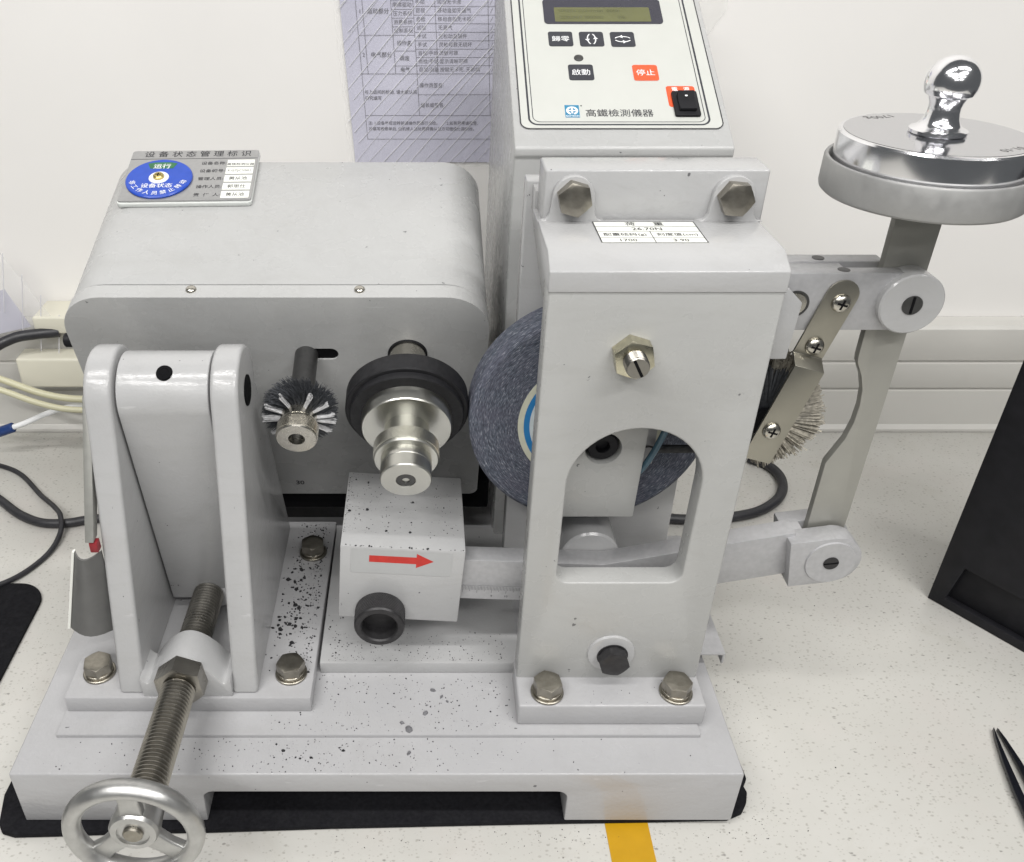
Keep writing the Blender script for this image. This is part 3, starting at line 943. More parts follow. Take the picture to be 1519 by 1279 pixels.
# clevis at the right end
CL = T(269.5, 88, 155.0) @ Matrix.Rotation(R(-9), 4, 'Y')
clp = [(-26, -19), (-26, 18.5)] + [(2, 18.5)] + arc(2, 0, 18.8, 88, -88, 16) + [(2, -19)]
cvf = obj('clevis', prism(clp, 'XZ', 0, 14.5, bev=0.9), 'alu', mc, CL)
obj('rear_cheek', prism([(-26, -19), (-26, 18.5), (2, 18.5)] + arc(2, 0, 18.8, 88, -88, 16) + [(2, -19)], 'XZ', 22, 34, bev=0.9), 'alu', cvf, CL)
obj('clevis_root', box(-26, -14, 14, 22.5, -19, 18.4, 0.3), 'alu', cvf, CL)
obj('pin_washer', lathe([(0, 0.5), (16.4, 0.5), (16.8, 0), (16.4, -1.2), (0, -1.2)], axis='Y', c=(0.5, 0, -1), seg=48), 'alu', cvf, CL)
obj('pin', lathe([(0, 0.5), (5.2, 0.5), (5.0, -1.7), (0, -1.8)], axis='Y', c=(0.5, 0, -1), seg=24), 'black_oxide', cvf, CL)
obj('pin_slot', box(-4.4, 5.4, -1.95, -1.7, -1.5, -0.5), 'dark_void', cvf, CL)

# ---- upper arm, a fork whose end carries the link
ua = obj('upper_arm', box(150, 274, 95, 104, 319.6, 354.2, 0.8), 'alu', mc)
b = solid([(17.0, 90.0), (17.8, 90.8), (17.8, 103.8)], axis='Y', c=(271.4, 0, 337.6), seg=56)
bs = obj('end_boss', b, 'paint', ua)
obj('pin', solid([(5.6, 89.4), (5.6, 90.4)], axis='Y', c=(271.4, 0, 337.4), seg=28), 'dark_metal', ua)
obj('pin_slot', box(270.7, 272.1, 89.1, 89.5, 332.6, 342.4), 'dark_void', ua)
obj('rear_fork', box(150, 262, 113, 124, 321, 354.0, 0.8), 'alu', ua)
obj('fork_root', box(150, 236, 103.9, 113.2, 321, 353.2, 0.4), 'alu', ua)
for (x, y) in ((233.5, 100), (226, 118)):
    obj('set_screw', lathe([(0, 0.25), (3.4, 0.25), (3.4, 0.0), (0, 0)], seg=20), 'dark_metal', ua, T(x, y, 354.1))
sk = obj('socket_screw', lathe([(0, 0.2), (6.6, 0.2), (6.3, -0.6), (3.4, -0.7), (3.1, -0.2), (0, -0.2)], axis='Y', c=(208.5, 94.7, 336), seg=32), 'steel_plain', ua)
obj('screw_recess', lathe([(6.7, 0.1), (8.0, 0.1), (8.0, -0.15), (6.7, -0.15)], axis='Y', c=(208.5, 94.7, 336), seg=32, closed=True), 'dark_metal', ua)
obj('stop_block', prism([(188.2, 309), (204.4, 309), (206.0, 343), (197.5, 351), (188.2, 351)], 'XZ', 80, 93.5, bev=0.6), 'paint', ua)

# ---- link plate with the curved cut-out
lk = [(257.0, 148), (257.0, 222)] + [(260.5, 230), (264.8, 240), (267.2, 252), (267.6, 264), (266.4, 275), (263.2, 285), (258.6, 294), (258.0, 298)] + [(256.4, 396), (282.4, 396), (282.0, 148)]
lp = obj('link_plate', prism(lk, 'XZ', 104.4, 110.0, bev=0.4), 'link_steel', mc)
# ---- dish for the weight
DC = (262.5, 100.5, 0)
dish = [(0, 396.2), (48.4, 396.2), (49.8, 397.4), (50.4, 399.5), (50.4, 412.8), (49.9, 413.8), (48.3, 413.8), (47.8, 413.0), (47.8, 403.5), (0, 403.5)]
obj('weight_dish', lathe(dish, axis='Z', c=DC, seg=128), 'turned_dish', mc, label='round aluminium dish that carries the chrome weight')

# ---- brush on the right with its bent strip
st_o = Vector((236.5, 0, 342.5)); 
ang = math.atan2(342.5 - 303.0, 236.5 - 225.0)
BS = T(226.5, 94.6, 318.5) @ Matrix.Rotation(R(90) - ang, 4, 'Y')     # local z runs up the strip
strip = bmesh.new()
prof_s = [(0, 31), (0, -15.0), (-0.8, -16.6), (-10.4, -20.0), (-11.2, -21.4), (-11.2, -84)]
wl, wr = -9.2, 9.2
def srow(y, z, off):
    return [strip.verts.new((wl, y + off[0], z + off[1])), strip.verts.new((wr, y + off[0], z + off[1]))]
# rounded top end
fa = [(wl, -14), (wr, -14), (wr, 24)] + arc(0, 24, 9.2, 0, 180, 12)[1:-1] + [(wl, 24)]
b = prism(fa, 'XZ', -1.6, -0.1, bev=0.3)
fold = [(-0.1, -13.9), (-0.1, -15.6), (-9.2, -19.6), (-9.2, -84), (-10.8, -84), (-10.8, -18.8), (-1.6, -14.6), (-1.6, -13.9)]
b = prism(fold, 'YZ', wl, wr, bev=0.25, bm=b)
bst = obj('brush_strip', b, 'strip_steel', mc, BS)
def strip_screw(x, y, z):
    M_ = BS @ T(x, y, z) @ FRONT
    fastener('pan', 'steel_plain', 'screw', bst, M_)
    fastener('recess', 'dark_void', 'cross_recess', bst, M_)
strip_screw(1.0, -1.6, 20); strip_screw(0.4, -1.6, -8.0); strip_screw(-1.5, -10.8, -62)
rb2 = random.Random(11)
B2C = (208.0, 0.0, 258.0)
sb = obj('side_brush', solid([(9, 94), (9, 136)], axis='Y', c=B2C, seg=32), 'black_plastic', mc)
b = bmesh.new()
for k in range(34):
    a_ = -82 + 165 * k / 33 + rb2.uniform(-2, 2)
    join(b, bristles(90, 8, 40.0 + rb2.uniform(-2.5, 1.5), a_ - 2.6, a_ + 2.6, 102, 126, 0.62, 1.2, 1.6, rb2))
b.transform(T(B2C[0], 0, B2C[2]))
obj('bristles', b, 'bristle_grey', sb, kind='stuff')
b = bristles(1100, 8, 36.0, 70, 175, 98, 134, 0.6, 2.0, 3.5, rb2)
join(b, bristles(500, 8, 27.0, -80, 80, 112, 134, 0.6, 2.0, 3.5, rb2))
b.transform(T(B2C[0], 0, B2C[2]))
obj('dark_bristles', b, 'bristle_dark', sb, kind='stuff')

# ---- control box with sloping panel
PA = 27.94
body = [(226.5, 59), (226.5, 380.5), (225.0, 382.5), (225.0, 387.4), (226.6, 389.0)]
ys = 226.6 + 215 * math.cos(R(PA)); zs = 389.0 + 215 * math.sin(R(PA))
body += [(ys, zs), (ys + 25, zs - 6), (ys + 25, 59)]
cbx = obj('control_box', prism(body, 'YZ', 60.8, 204.4, bev=1.6, seg=3), 'paint_box', mc, label='grey control box with a sloping white panel')
PN = T(0, 225.6, 388.65) @ Matrix.Rotation(R(PA), 4, 'X')      # local x = world X, y = up the slope, z = out
def pobj(name, b, mat, parent=cbx, **k):
    return obj(name, b, mat, parent, PN, **k)
pn = pobj('panel_sheet', prism(rrect(65.8, 199.8, 16.0, 208, 6, 6), 'XY', 0.0, 0.55), 'panel_white')
pobj('outer_rule', ribbon(rrect(65.8, 199.8, 16.0, 208, 6, 8), 0.8, 0.60), 'ink', pn)
pobj('thick_rule', ribbon(rrect(71.6, 191.4, 19.6, 203, 6, 8), 1.3, 0.62), 'button_dark', pn)
pobj('thin_rule', ribbon(rrect(74.2, 188.8, 22.2, 200, 5, 8), 0.55, 0.62), 'button_dark', pn)
lcd = pobj('display', prism(rrect(88.6, 174.2, 123.4, 151.4, 3, 5), 'XY', 0.55, 0.95), 'lcd_glass')
pobj('display_field', prism(rrect(96.4, 165.6, 125.6, 141.8, 0.6, 2), 'XY', 0.95, 1.02), 'lcd_field', lcd)
tx = texts([('SPEED 250 r/min  0000', 4.6, 100, 137.6, 'LEFT', 0.02), ('COUNT 000000        0%', 4.6, 100, 130.2, 'LEFT', 0.02)], 1.06)
pobj('lettering', tx, 'lcd_ink', lcd)
def button(x0, x1, y0, y1, mat, txt=None, size=6.0, label=None):
    o = pobj('button', prism(rrect(x0, x1, y0, y1, 1.8, 4), 'XY', 0.55, 0.9), mat, label=label)
    if txt:
        pobj('lettering', texts([(txt, size, (x0 + x1) / 2, (y0 + y1) / 2 - 0.4, 'CENTER', 0.02)], 0.95), 'white_ink', o)
    return o
button(90.2, 107.4, 98.8, 114.6, 'button_dark', '歸零', 6.4, 'dark zero-reset button')
b2 = button(112.2, 129.3, 98.6, 114.4, 'button_dark', label='dark button with an upright loop arrow')
b3 = button(134.2, 151.3, 98.2, 114.2, 'button_dark', label='dark button with a flat loop arrow')
def loop_icon(cx, cy, rx, ry, parent):
    b = bmesh.new()
    for (a0, a1) in ((20, 160), (200, 340)) if rx > ry else ((-70, 70), (110, 250)):
        ps = [(cx + rx * math.cos(R(a0 + (a1 - a0) * i / 14)), cy + ry * math.sin(R(a0 + (a1 - a0) * i / 14))) for i in range(15)]
        join(b, lines([(ps[i][0], ps[i][1], ps[i + 1][0], ps[i + 1][1]) for i in range(14)], 0.8, 0.96))
        e, q = Vector(ps[7]), Vector(ps[9])
        d = (q - e).normalized() * 2.4; n = Vector((-d.y, d.x)) * 0.75
        bb = bmesh.new()
        bb.faces.new([bb.verts.new((p.x, p.y, 0.965)) for p in (e + n, e - n, e + d)])
        join(b, bb)
    pobj('arrow_icon', b, 'white_ink', parent)
loop_icon(120.7, 106.4, 2.9, 5.6, b2)
loop_icon(142.8, 106.2, 5.6, 2.9, b3)
pobj('indicator_lamp', lathe([(0, 0.55), (3.3, 0.55), (3.2, 1.1), (2.2, 1.5), (0, 1.6)], c=(109.8, 86.2, 0), seg=28), 'dark_metal')
button(101.6, 118.8, 63.2, 79.2, 'button_dark', '啟動', 6.6, 'dark start button')
button(146.0, 163.2, 62.8, 78.8, 'button_orange', '停止', 6.6, 'orange stop button')
pw = pobj('switch_surround', prism(rrect(166.4, 185.8, 36.6, 57.2, 2, 4), 'XY', 0.55, 0.75), 'button_orange')
pobj('lettering', texts([('電   源', 4.4, 176.2, 53.8, 'CENTER', 0.05)], 0.8), 'white_ink', pw)
rk = pobj('rocker_switch', prism(rrect(169.0, 186.0, 26.6, 50.4, 1.2, 3), 'XY', 0.55, 2.6, bev=0.5), 'black_plastic')
b = bmesh.new()
pr = [(30.0, 2.4), (30.0, 5.2), (38.0, 3.6), (46.6, 6.2), (46.6, 2.4)]
b = prism([(p[0], p[1]) for p in pr], 'YZ', 172.0, 183.0, bev=0.3)
pobj('rocker', b, 'black_plastic', rk)
dot = lathe([(0, 0), (0.95, 0), (0.95, 0.1), (0, 0.1)], c=(177.4, 42.6, 5.05), seg=14)
pobj('rocker_dot', dot, 'white_ink', rk)
lg = pobj('logo_plate', prism([(96.0, 26.4), (105.6, 26.4), (105.6, 38.4), (96.0, 38.4)], 'XY', 0.55, 0.62), 'logo_blue')
b = bmesh.new()
c0 = Vector((100.8, 33.0))
for (a0, a1) in ((70, 250), (-70, 80)):
    ps = [(c0.x + 3.3 * math.cos(R(a0 + (a1 - a0) * i / 12)), c0.y + 3.3 * math.sin(R(a0 + (a1 - a0) * i / 12))) for i in range(13)]
    join(b, lines([(ps[i][0], ps[i][1], ps[i + 1][0], ps[i + 1][1]) for i in range(12)], 1.5, 0.68))
join(b, lines([(98.4, 33.0, 103.2, 33.0), (100.8, 30.4, 100.8, 35.6)], 1.1, 0.69))
join(b, texts([('GOTECH', 2.2, 100.8, 27.8, 'CENTER', 0.03)], 0.68))
pobj('emblem', b, 'white_ink', lg)
pobj('lettering', texts([('高鐵檢測儀器', 7.6, 109.4, 30.2, 'LEFT', 0.06, 0, 1.0)], 0.62), 'ink', pn)
pobj('registered_mark', lathe([(0, 0.55), (0.6, 0.55), (0.6, 0.62), (0, 0.62)], c=(107.2, 37.8, 0), seg=12), 'ink', pn)

# ================================================================== loose things on the machine
# chrome weight standing in the dish
WC = (DC[0], DC[1], 2.1)
wt = [(0, 402.2), (45.4, 402.2), (46.4, 403.4), (46.6, 404), (46.6, 424.4), (45.8, 425.4), (44.6, 425.6), (44.4, 425.55), (0, 425.6)]
wo = obj('chrome_weight', lathe(wt, axis='Z', c=WC, seg=128), 'chrome', None)
tag(wo, 'round polished chrome weight with a ball handle sitting in the dish', 'weight')
obj('top_face', lathe([(0, 425.62), (44.2, 425.62), (44.2, 425.7), (0, 425.7)], axis='Z', c=WC, seg=128), 'chrome_top', wo)
hd = [(13.2, 425.8), (13.8, 426.3), (13.8, 427.8), (12.6, 428.8), (10.6, 429.6), (9.2, 431.2), (8.2, 433.6), (7.6, 436.4), (7.6, 439.0), (8.2, 441.4), (9.2, 443.6)]
for a in range(-26, 88, 6):
    hd.append((12.6 * math.cos(R(a)), 450.4 + 12.6 * math.sin(R(a))))
hd.append((0, 463.0))
obj('ball_handle', lathe([(0, 425.8)] + hd, axis='Z', c=WC, seg=64), 'chrome', wo)
WT = T(DC[0], DC[1], 427.85) @ Matrix.Rotation(R(180), 4, 'Z')
obj('engraved_mass', texts([('1700g', 7.4, 14, -35.0, 'CENTER', 0.0, 20)]), 'dark_metal', wo, WT)
obj('engraved_number', texts([('01-10', 6.6, -21, 31, 'CENTER', 0.0, 24)]), 'dark_metal', wo, WT)

# status sign lying on the motor housing
SG = HEAD @ T(-171.2, 149.5, 51.3) @ Matrix.Rotation(R(1.2), 4, 'Z')
sgn = obj('status_sign', prism(rrect(-48.6, 48.6, 0, 67, 3, 5), 'XY', 0, 3.2, bev=0.5), 'sign_acrylic', None, SG)
tag(sgn, 'silver equipment status sign with blue dial on top of motor housing', 'sign')
pl_ = obj('face_plate', prism(rrect(-48.2, 48.2, 1.6, 66.8, 2.6, 5), 'XY', 3.2, 4.6, bev=0.3), 'sign_silver', sgn, SG)
obj('face_rule', lines([(-48.0, 55.4, 48.0, 55.4)], 0.6, 4.66), 'ink', pl_, SG)
tx = texts([('设 备 状 态 管 理 标 识', 8.2, 2.0, 61.2, 'CENTER', 0.05, 0, 1.0)], 4.68)
for k, (s_, ) in enumerate((('设备名称:',), ('设备编号:',), ('管理人员:',), ('操作人员:',), ('责  任  人:',))):
    join(tx, texts([(s_, 4.5, 25.2, 48.6 - 10.2 * k, 'RIGHT', 0.04)], 4.68))
obj('lettering', tx, 'ink', pl_, SG)
for k, s_ in enumerate(('高铁检测仪器', 'F-GTJCY001', '黄从池', '郭思仕', '黄从池')):
    y = 48.6 - 10.2 * k
    lbl = obj('name_label', prism([(25.8, y - 4.0), (46.2, y - 4.0), (46.2, y + 4.4), (25.8, y + 4.4)], 'XY', 4.6, 4.8), 'white_sticker', pl_, SG)
    obj('lettering', texts([(s_, 4.6 if k > 1 else 3.4, 36, y - (1.8 if k == 0 else 0), 'CENTER', 0.03)], 4.86), 'ink', lbl, SG)
dl = obj('status_dial', lathe([(0, 4.6), (24.0, 4.6), (24.4, 5.2), (24.4, 6.0), (23.6, 6.6), (0, 6.6)], c=(-21.8, 27.6, 0), seg=72), 'blue_plastic', sgn, SG)
def on_dial(b, name, mat):
    b.transform(T(-21.8, 27.6, 0))
    return obj(name, b, mat, dl, SG)
win = [(14.0 * math.cos(R(a)), 2.6 + 18.4 * math.sin(R(a)) * 1.0) for a in range(40, 141, 10)]
win = [(-11.0, 18.4), (-8.5, 11.8), (8.5, 11.8), (11.0, 18.4), (6, 20.0), (-6, 20.0)]
on_dial(prism(win, 'XY', 6.6, 6.72), 'dial_window', 'green_window')
tx = texts([('运行', 6.6, 0.2, 14.2, 'CENTER', 0.04)], 6.8)
join(tx, texts([('设备状态', 5.8, 0, -10.6, 'CENTER', 0.05)], 6.8))
word = '非工作人员禁止转动'
for k, ch in enumerate(word):
    a = R(198 + 144 * k / (len(word) - 1))
    join(tx, texts([(ch, 5.0, 19.8 * math.cos(a), 19.8 * math.sin(a), 'CENTER', 0.04, math.degrees(a) + 90)], 6.8))
on_dial(tx, 'lettering', 'white_ink')
on_dial(lathe([(0, 6.6), (7.4, 6.6), (7.2, 7.1), (0, 7.1)], seg=36), 'dial_hub', 'white_ink')
on_dial(pan_screw(3.8, 2.4).copy() if False else lathe([(0, 7.1), (4.0, 7.1), (4.0, 8.6), (3.2, 9.4), (0, 9.6)], seg=24), 'hub_screw', 'brass')
b = cross_recess(3.6, 2.4); b.transform(T(0, 0, 7.2))
on_dial(b, 'cross_recess', 'dark_void')

# ------------------------------------------------------------------ rubber crumbs worn off the specimen
def crumbs(n, fn, smin, smax, b, rr, power=2.6):
    for i in range(n):
        x, y, z, nrm = fn(rr)
        s = smin + (smax - smin) * rr.random() ** power
        k = rr.randint(4, 6)
        a0 = rr.uniform(0, 6.28)
        el = rr.uniform(0.45, 1.0)
        lo, hi = [], []
        up = Vector(nrm)
        t1 = Vector((math.cos(a0), math.sin(a0), 0)); t1 = (t1 - up * t1.dot(up)).normalized(); t2 = up.cross(t1)
        c = Vector((x, y, z))
        for q in range(k):
            a = 6.2832 * q / k
            r_ = s * rr.uniform(0.6, 1.1) * 0.5
            p = c + t1 * (r_ * math.cos(a)) + t2 * (r_ * el * math.sin(a))
            lo.append(b.verts.new(p))
            hi.append(b.verts.new(c + (p - c) * rr.uniform(0.4, 0.8) + up * (s * rr.uniform(0.18, 0.4))))
        b.faces.new(hi)
        for q in range(k):
            b.faces.new((lo[q], lo[(q + 1) % k], hi[(q + 1) % k], hi[q]))
rc = random.Random(21)
cr = bmesh.new()
UP = (0, 0, 1)
def on_pad(r):
    return (-75 - abs(r.gauss(0, 14)) - r.uniform(0, 6), r.uniform(60, 225), 69.45, UP)
crumbs(560, lambda r: (max(-106, -77 - abs(r.gauss(0, 13))), r.uniform(70, 232), 69.45, UP), 0.4, 2.3, cr, rc)
crumbs(64, lambda r: (min(-78, r.gauss(-97, 6)), r.gauss(138, 30), 69.45, UP), 1.8, 5.4, cr, rc, 1.6)
crumbs(150, lambda r: (-78 - r.random() * 24, 175 + r.random() * 62, 69.45, UP), 0.4, 2.8, cr, rc)
crumbs(420, lambda r: (r.uniform(-66, 62), 84 + 30 * r.random() ** 1.6, 66.25, UP), 0.3, 1.4, cr, rc)
crumbs(16, lambda r: (r.uniform(-70, -58), r.uniform(88, 135), 66.25, UP), 1.0, 2.8, cr, rc)
crumbs(520, lambda r: (r.uniform(-105, 62), 30 + 50 * r.random(), 56.05, UP), 0.3, 1.6, cr, rc)
crumbs(420, lambda r: (min(180, max(-235, r.gauss(-70, 75))), 1.5 + 26 * r.random(), 53.05, UP), 0.3, 1.5, cr, rc)
crumbs(14, lambda r: (r.gauss(-70, 22), r.gauss(16, 6), 53.05, UP), 1.4, 3.4, cr, rc)
# on top of the sliding weight (its top is inclined)
sn = (SW.to_3x3() @ Vector((0, 0, 1)))
def on_weight(x0, x1, y0, y1, bias=0.0):
    def f(r):
        x = x0 + (x1 - x0) * (r.random() ** (1 + bias)); y = r.uniform(y0, y1)
        p = SW @ Vector((x, y, 31.65))
        return (p.x, p.y, p.z, sn)
    return f
crumbs(520, on_weight(-40, 40, 14, 82, 1.6), 0.25, 1.1, cr, rc)
crumbs(18, on_weight(-38, 12, 14, 80), 1.4, 3.6, cr, rc, 1.4)
crumbs(14, on_weight(14, 40, 10, 60), 0.6, 1.7, cr, rc)
crumbs(40, lambda r: (r.uniform(66, 186), r.uniform(38, 60), 74.65, UP), 0.3, 1.0, cr, rc)
crumbs(260, lambda r: (r.uniform(-120, 60), r.uniform(150, 232), 66.3 if False else 69.5, UP), 0.3, 1.4, bmesh.new(), rc)
# knocks along the front edge of the sliding weight
crumbs(34, on_weight(-40, 40, 0.2, 1.1), 0.5, 2.2, cr, rc, 1.6)
# scattered on the bench round the machine
crumbs(420, lambda r: (209 + abs(r.gauss(0, 22)), r.uniform(-10, 190), 0.05, UP), 0.3, 1.1, cr, rc)
crumbs(200, lambda r: (r.uniform(-60, 210), -3 - abs(r.gauss(0, 10)), 0.05, UP), 0.3, 1.2, cr, rc)
crumbs(120, lambda r: (r.uniform(-330, -268), r.uniform(60, 260), 0.05, UP), 0.3, 1.0, cr, rc)
crumbs(60, lambda r: (r.uniform(220, 420), r.uniform(-30, 330), 0.05, UP), 0.4, 1.6, cr, rc)
o = obj('rubber_crumbs', cr, 'crumb', None, smooth=0)
tag(o, 'black rubber crumbs scattered over base, pads and bench', 'crumbs', kind='stuff')
fl = bmesh.new()
for (x, y, z, s) in ((-8, 28.8 + 4, 56.1, 7.5), (3, 46, 56.1, 5.5), (-13, 38, 56.1, 4.2), (8, 66, 56.1, 5.0), (14, 60, 56.1, 3.6), (-8, 16, 53.1, 4.4), (18, 56, 56.1, 2.6)):
    crumbs(1, lambda r: (x, y, z, UP), s, s, fl, rc)
o = obj('paint_flakes', fl, 'paint_flake', None, smooth=0)
tag(o, 'few grey paint flakes lying on the front of base', 'flakes', kind='stuff')

# ================================================================== things round the machine
# inspection sheet in its sleeve, taped to the wall
SH = T(0, 524.6, 0) @ FRONT
def shp(x, z):        # a slightly crooked sheet
    return x, z
ps = empty('inspection_sheet', (0, 524, 420))
tag(ps, 'printed inspection form in a ribbed clear sleeve on the wall', 'document')
def sheet_x(u, z):    # u 0..1 across, left edge slants
    return -74 + (444 - z) * 0.060 + u * 152
ZB, ZT = 296.0, 560.0
b = bmesh.new()
nx, nz = 14, 16
gv = []
for j in range(nz + 1):
    z = ZB + (ZT - ZB) * j / nz
    gv.append([b.verts.new((sheet_x(i / nx, z), 523.4 - 0.4 * math.sin(3.1 * i / nx + 0.4 * j) ** 2, z)) for i in range(nx + 1)])
for j in range(nz):
    for i in range(nx):
        b.faces.new((gv[j][i], gv[j][i + 1], gv[j + 1][i + 1], gv[j + 1][i]))
r_ = bmesh.ops.extrude_face_region(b, geom=list(b.faces))
bmesh.ops.translate(b, vec=(0, 0.3, 0), verts=[g for g in r_['geom'] if isinstance(g, bmesh.types.BMVert)])
sh = obj('paper', b, 'paper', ps, smooth=60)
def sheet_pt(u, z, y=522.7):
    return Vector((sheet_x(u, z), y, z))
def srule(u0, z0, u1, z1, w, bm):
    a, c = sheet_pt(u0, z0), sheet_pt(u1, z1)
    d = (c - a).normalized(); n = Vector((-d.z, 0, d.x)) * w / 2
    bm.faces.new([bm.verts.new(p) for p in (a - n, c - n, c + n, a + n)])
b = bmesh.new()
UL, UR = 0.094, 0.923
cols = (UL, 0.133, 0.303, 0.435, 0.565, 0.881, UR)
zt0, pit = 378.5, 7.2
for z in (318.5, 340.7, zt0):
    srule(UL, z, UR, z, 0.4, b)
srule(cols[3], 359.8, UR, 359.8, 0.35, b)
for i in range(1, 24):
    srule(cols[3], zt0 + pit * i, UR, zt0 + pit * i, 0.35, b)
for z in [385.5, 398.5, 412.0] + [412.0 + pit * i for i in range(1, 18)]:
    srule(cols[2], z, cols[3], z, 0.35, b)
for z in (412.0, 470.0):
    srule(UL, z, cols[2], z, 0.35, b)
for k, u in enumerate(cols):
    srule(u, {0: 318.5, 6: 340.7, 5: 340.7, 3: 340.7}.get(k, zt0), u, 545, 0.4, b)
for i in range(0, 20):
    srule(cols[5] + 0.012, zt0 + pit * i + 1.6, cols[5] + 0.028, zt0 + pit * i + 5.8, 0.35, b)
fm = obj('form_rules', b, 'ink_pale', sh)
tx = bmesh.new()
def st_text(s_, size, u, z, al='LEFT', bold=0.03):
    t_ = text_bm(s_, size, al, bold)
    p = sheet_pt(u, z, 522.65)
    t_.transform(T(p.x, p.y, p.z) @ FRONT)
    join(tx, t_)
left = ['摩擦驱动', '压力系统', '测重系统', '控制系统']
c2 = ['目视', '测试', '手动', '目视', '自检', '试验', '手试', '手试', '自检/手动', '点检/手试', '目视/测量']
c3 = ['动作是否正常', '运动灵活无卡滞', '润滑无卡滞', '移动自如无漏气', '移动自如无卡顿', '无漏气', '无松动及缺件', '灵敏可靠无损坏', '灵敏可靠', '显示清晰可辨', '按键无卡死, 无影响']
for i in range(11):
    z = zt0 + 3.6 + pit * i
    st_text(c2[::-1][i], 4.4, cols[3] + 0.012, z, bold=0.0)
    st_text(c3[::-1][i], 4.4, cols[4] + 0.012, z, bold=0.0)
for i, s_ in enumerate(left):
    st_text(s_, 4.4, cols[2] + 0.008, 437.2 - pit * i, bold=0.0)
st_text('电气', 4.6, cols[2] + 0.03, 382); st_text('调速', 4.6, cols[2] + 0.03, 392); st_text('操作盘', 4.6, cols[2] + 0.02, 405)
st_text('电气部分', 5.0, cols[1] + 0.025, 395); st_text('运动部分', 5.0, cols[1] + 0.025, 432)
st_text('2', 4.8, cols[0] + 0.014, 395); st_text('1', 4.8, cols[0] + 0.014, 432)
st_text('与上级间的检验, 请大家认真', 4.0, cols[0] + 0.006, 362); st_text('研究填写', 4.0, cols[0] + 0.006, 356.4)
st_text('操作员签名:', 4.4, cols[3] + 0.01, 368); st_text('组长或签名:', 4.4, cols[3] + 0.01, 350)
st_text('注: 1.设备每班运转前请操作员进行点检。      2.如有异常请报告,', 3.8, cols[0] + 0.012, 333.4)
st_text('并填写维修单后, 由机修人员处理并确认后方可继续使用机台。', 3.8, cols[0] + 0.012, 328.0)
obj('lettering', tx, 'ink_pale', sh)
# raised diagonal ribs of the sleeve
b = bmesh.new()
rs_ = random.Random(5)
for i in range(-22, 26):
    x0 = -78 + i * 13.2 + rs_.uniform(-1.2, 1.2)
    sl = rs_.uniform(0.86, 0.98)
    pts_ = []
    for j in range(0, 28):
        z = ZB - 1 + j * 10
        x = x0 + (z - ZB) * sl
        if sheet_x(-0.02, z) < x < sheet_x(1.05, z) and z < ZT:
            pts_.append((x, 522.5, z))
    if len(pts_) > 1:
        tube([pts_[0], pts_[-1]], rs_.uniform(0.2, 0.38), 5, b, 0)
obj('sleeve_ribs', b, 'rib_plastic', ps)
b = bmesh.new()
gv = []
for j in range(nz + 1):
    z = ZB - 4 + (ZT - ZB) * j / nz
    gv.append([b.verts.new((sheet_x(-0.035 + 1.12 * i / nx, z), 522.0 - 0.5 * math.sin(2.3 * i + 0.9 * j) ** 2, z)) for i in range(nx + 1)])
for j in range(nz):
    for i in range(nx):
        b.faces.new((gv[j][i], gv[j][i + 1], gv[j + 1][i + 1], gv[j + 1][i]))
obj('clear_sleeve', b, 'clear_film', ps, smooth=60)
# second, crumpled film beside the control box
b = bmesh.new()
gv = []
for j in range(21):
    z = 352 + 10 * j
    w = 8 + 62 * min(1, j / 8.0) ** 0.8
    gv.append([b.verts.new((206 + (i / 10) * w, 523.6 - 3.0 * math.sin(1.7 * i + 0.7 * j) ** 2, z)) for i in range(11)])
for j in range(20):
    for i in range(10):
        b.faces.new((gv[j][i], gv[j][i + 1], gv[j + 1][i + 1], gv[j + 1][i]))
r_ = bmesh.ops.extrude_face_region(b, geom=list(b.faces))
bmesh.ops.translate(b, vec=(0, 0.25, 0), verts=[g for g in r_['geom'] if isinstance(g, bmesh.types.BMVert)])
o = obj('plastic_film', b, 'clear_film', None, smooth=60)
tag(o, 'crumpled clear plastic film hanging on wall right of control box', 'plastic film')

# black case on the right
ca = Vector((446.4, 221.8, 0)); cbv = Vector((493.5, 157.8, 0))
du = (cbv - ca).normalized()
CM = Matrix(((du.x, -du.y * -1 * -1, 0, ca.x), (du.y, du.x, 0, ca.y), (0, 0, 1, 0), (0, 0, 0, 1)))
CM = Matrix.Translation(ca) @ Matrix.Rotation(math.atan2(du.y, du.x), 4, 'Z')   # local x along the face, -y towards viewer
case = obj('black_case', box(0, 200, 3.5, 90, 4, 330, 1.0), 'black_plastic', None, CM)
tag(case, 'tall black plastic case standing on bench at right edge', 'case')
outer = [(0, 0.3), (200, 0.3), (200, 331), (0, 331)]
rec = [(13, 9), (186, 9), (186, 44), (18, 46)]
obj('front_frame', prism(outer, 'XZ', -3.0, 3.4, holes=[rec], bev=0.6), 'black_plastic', case, CM)
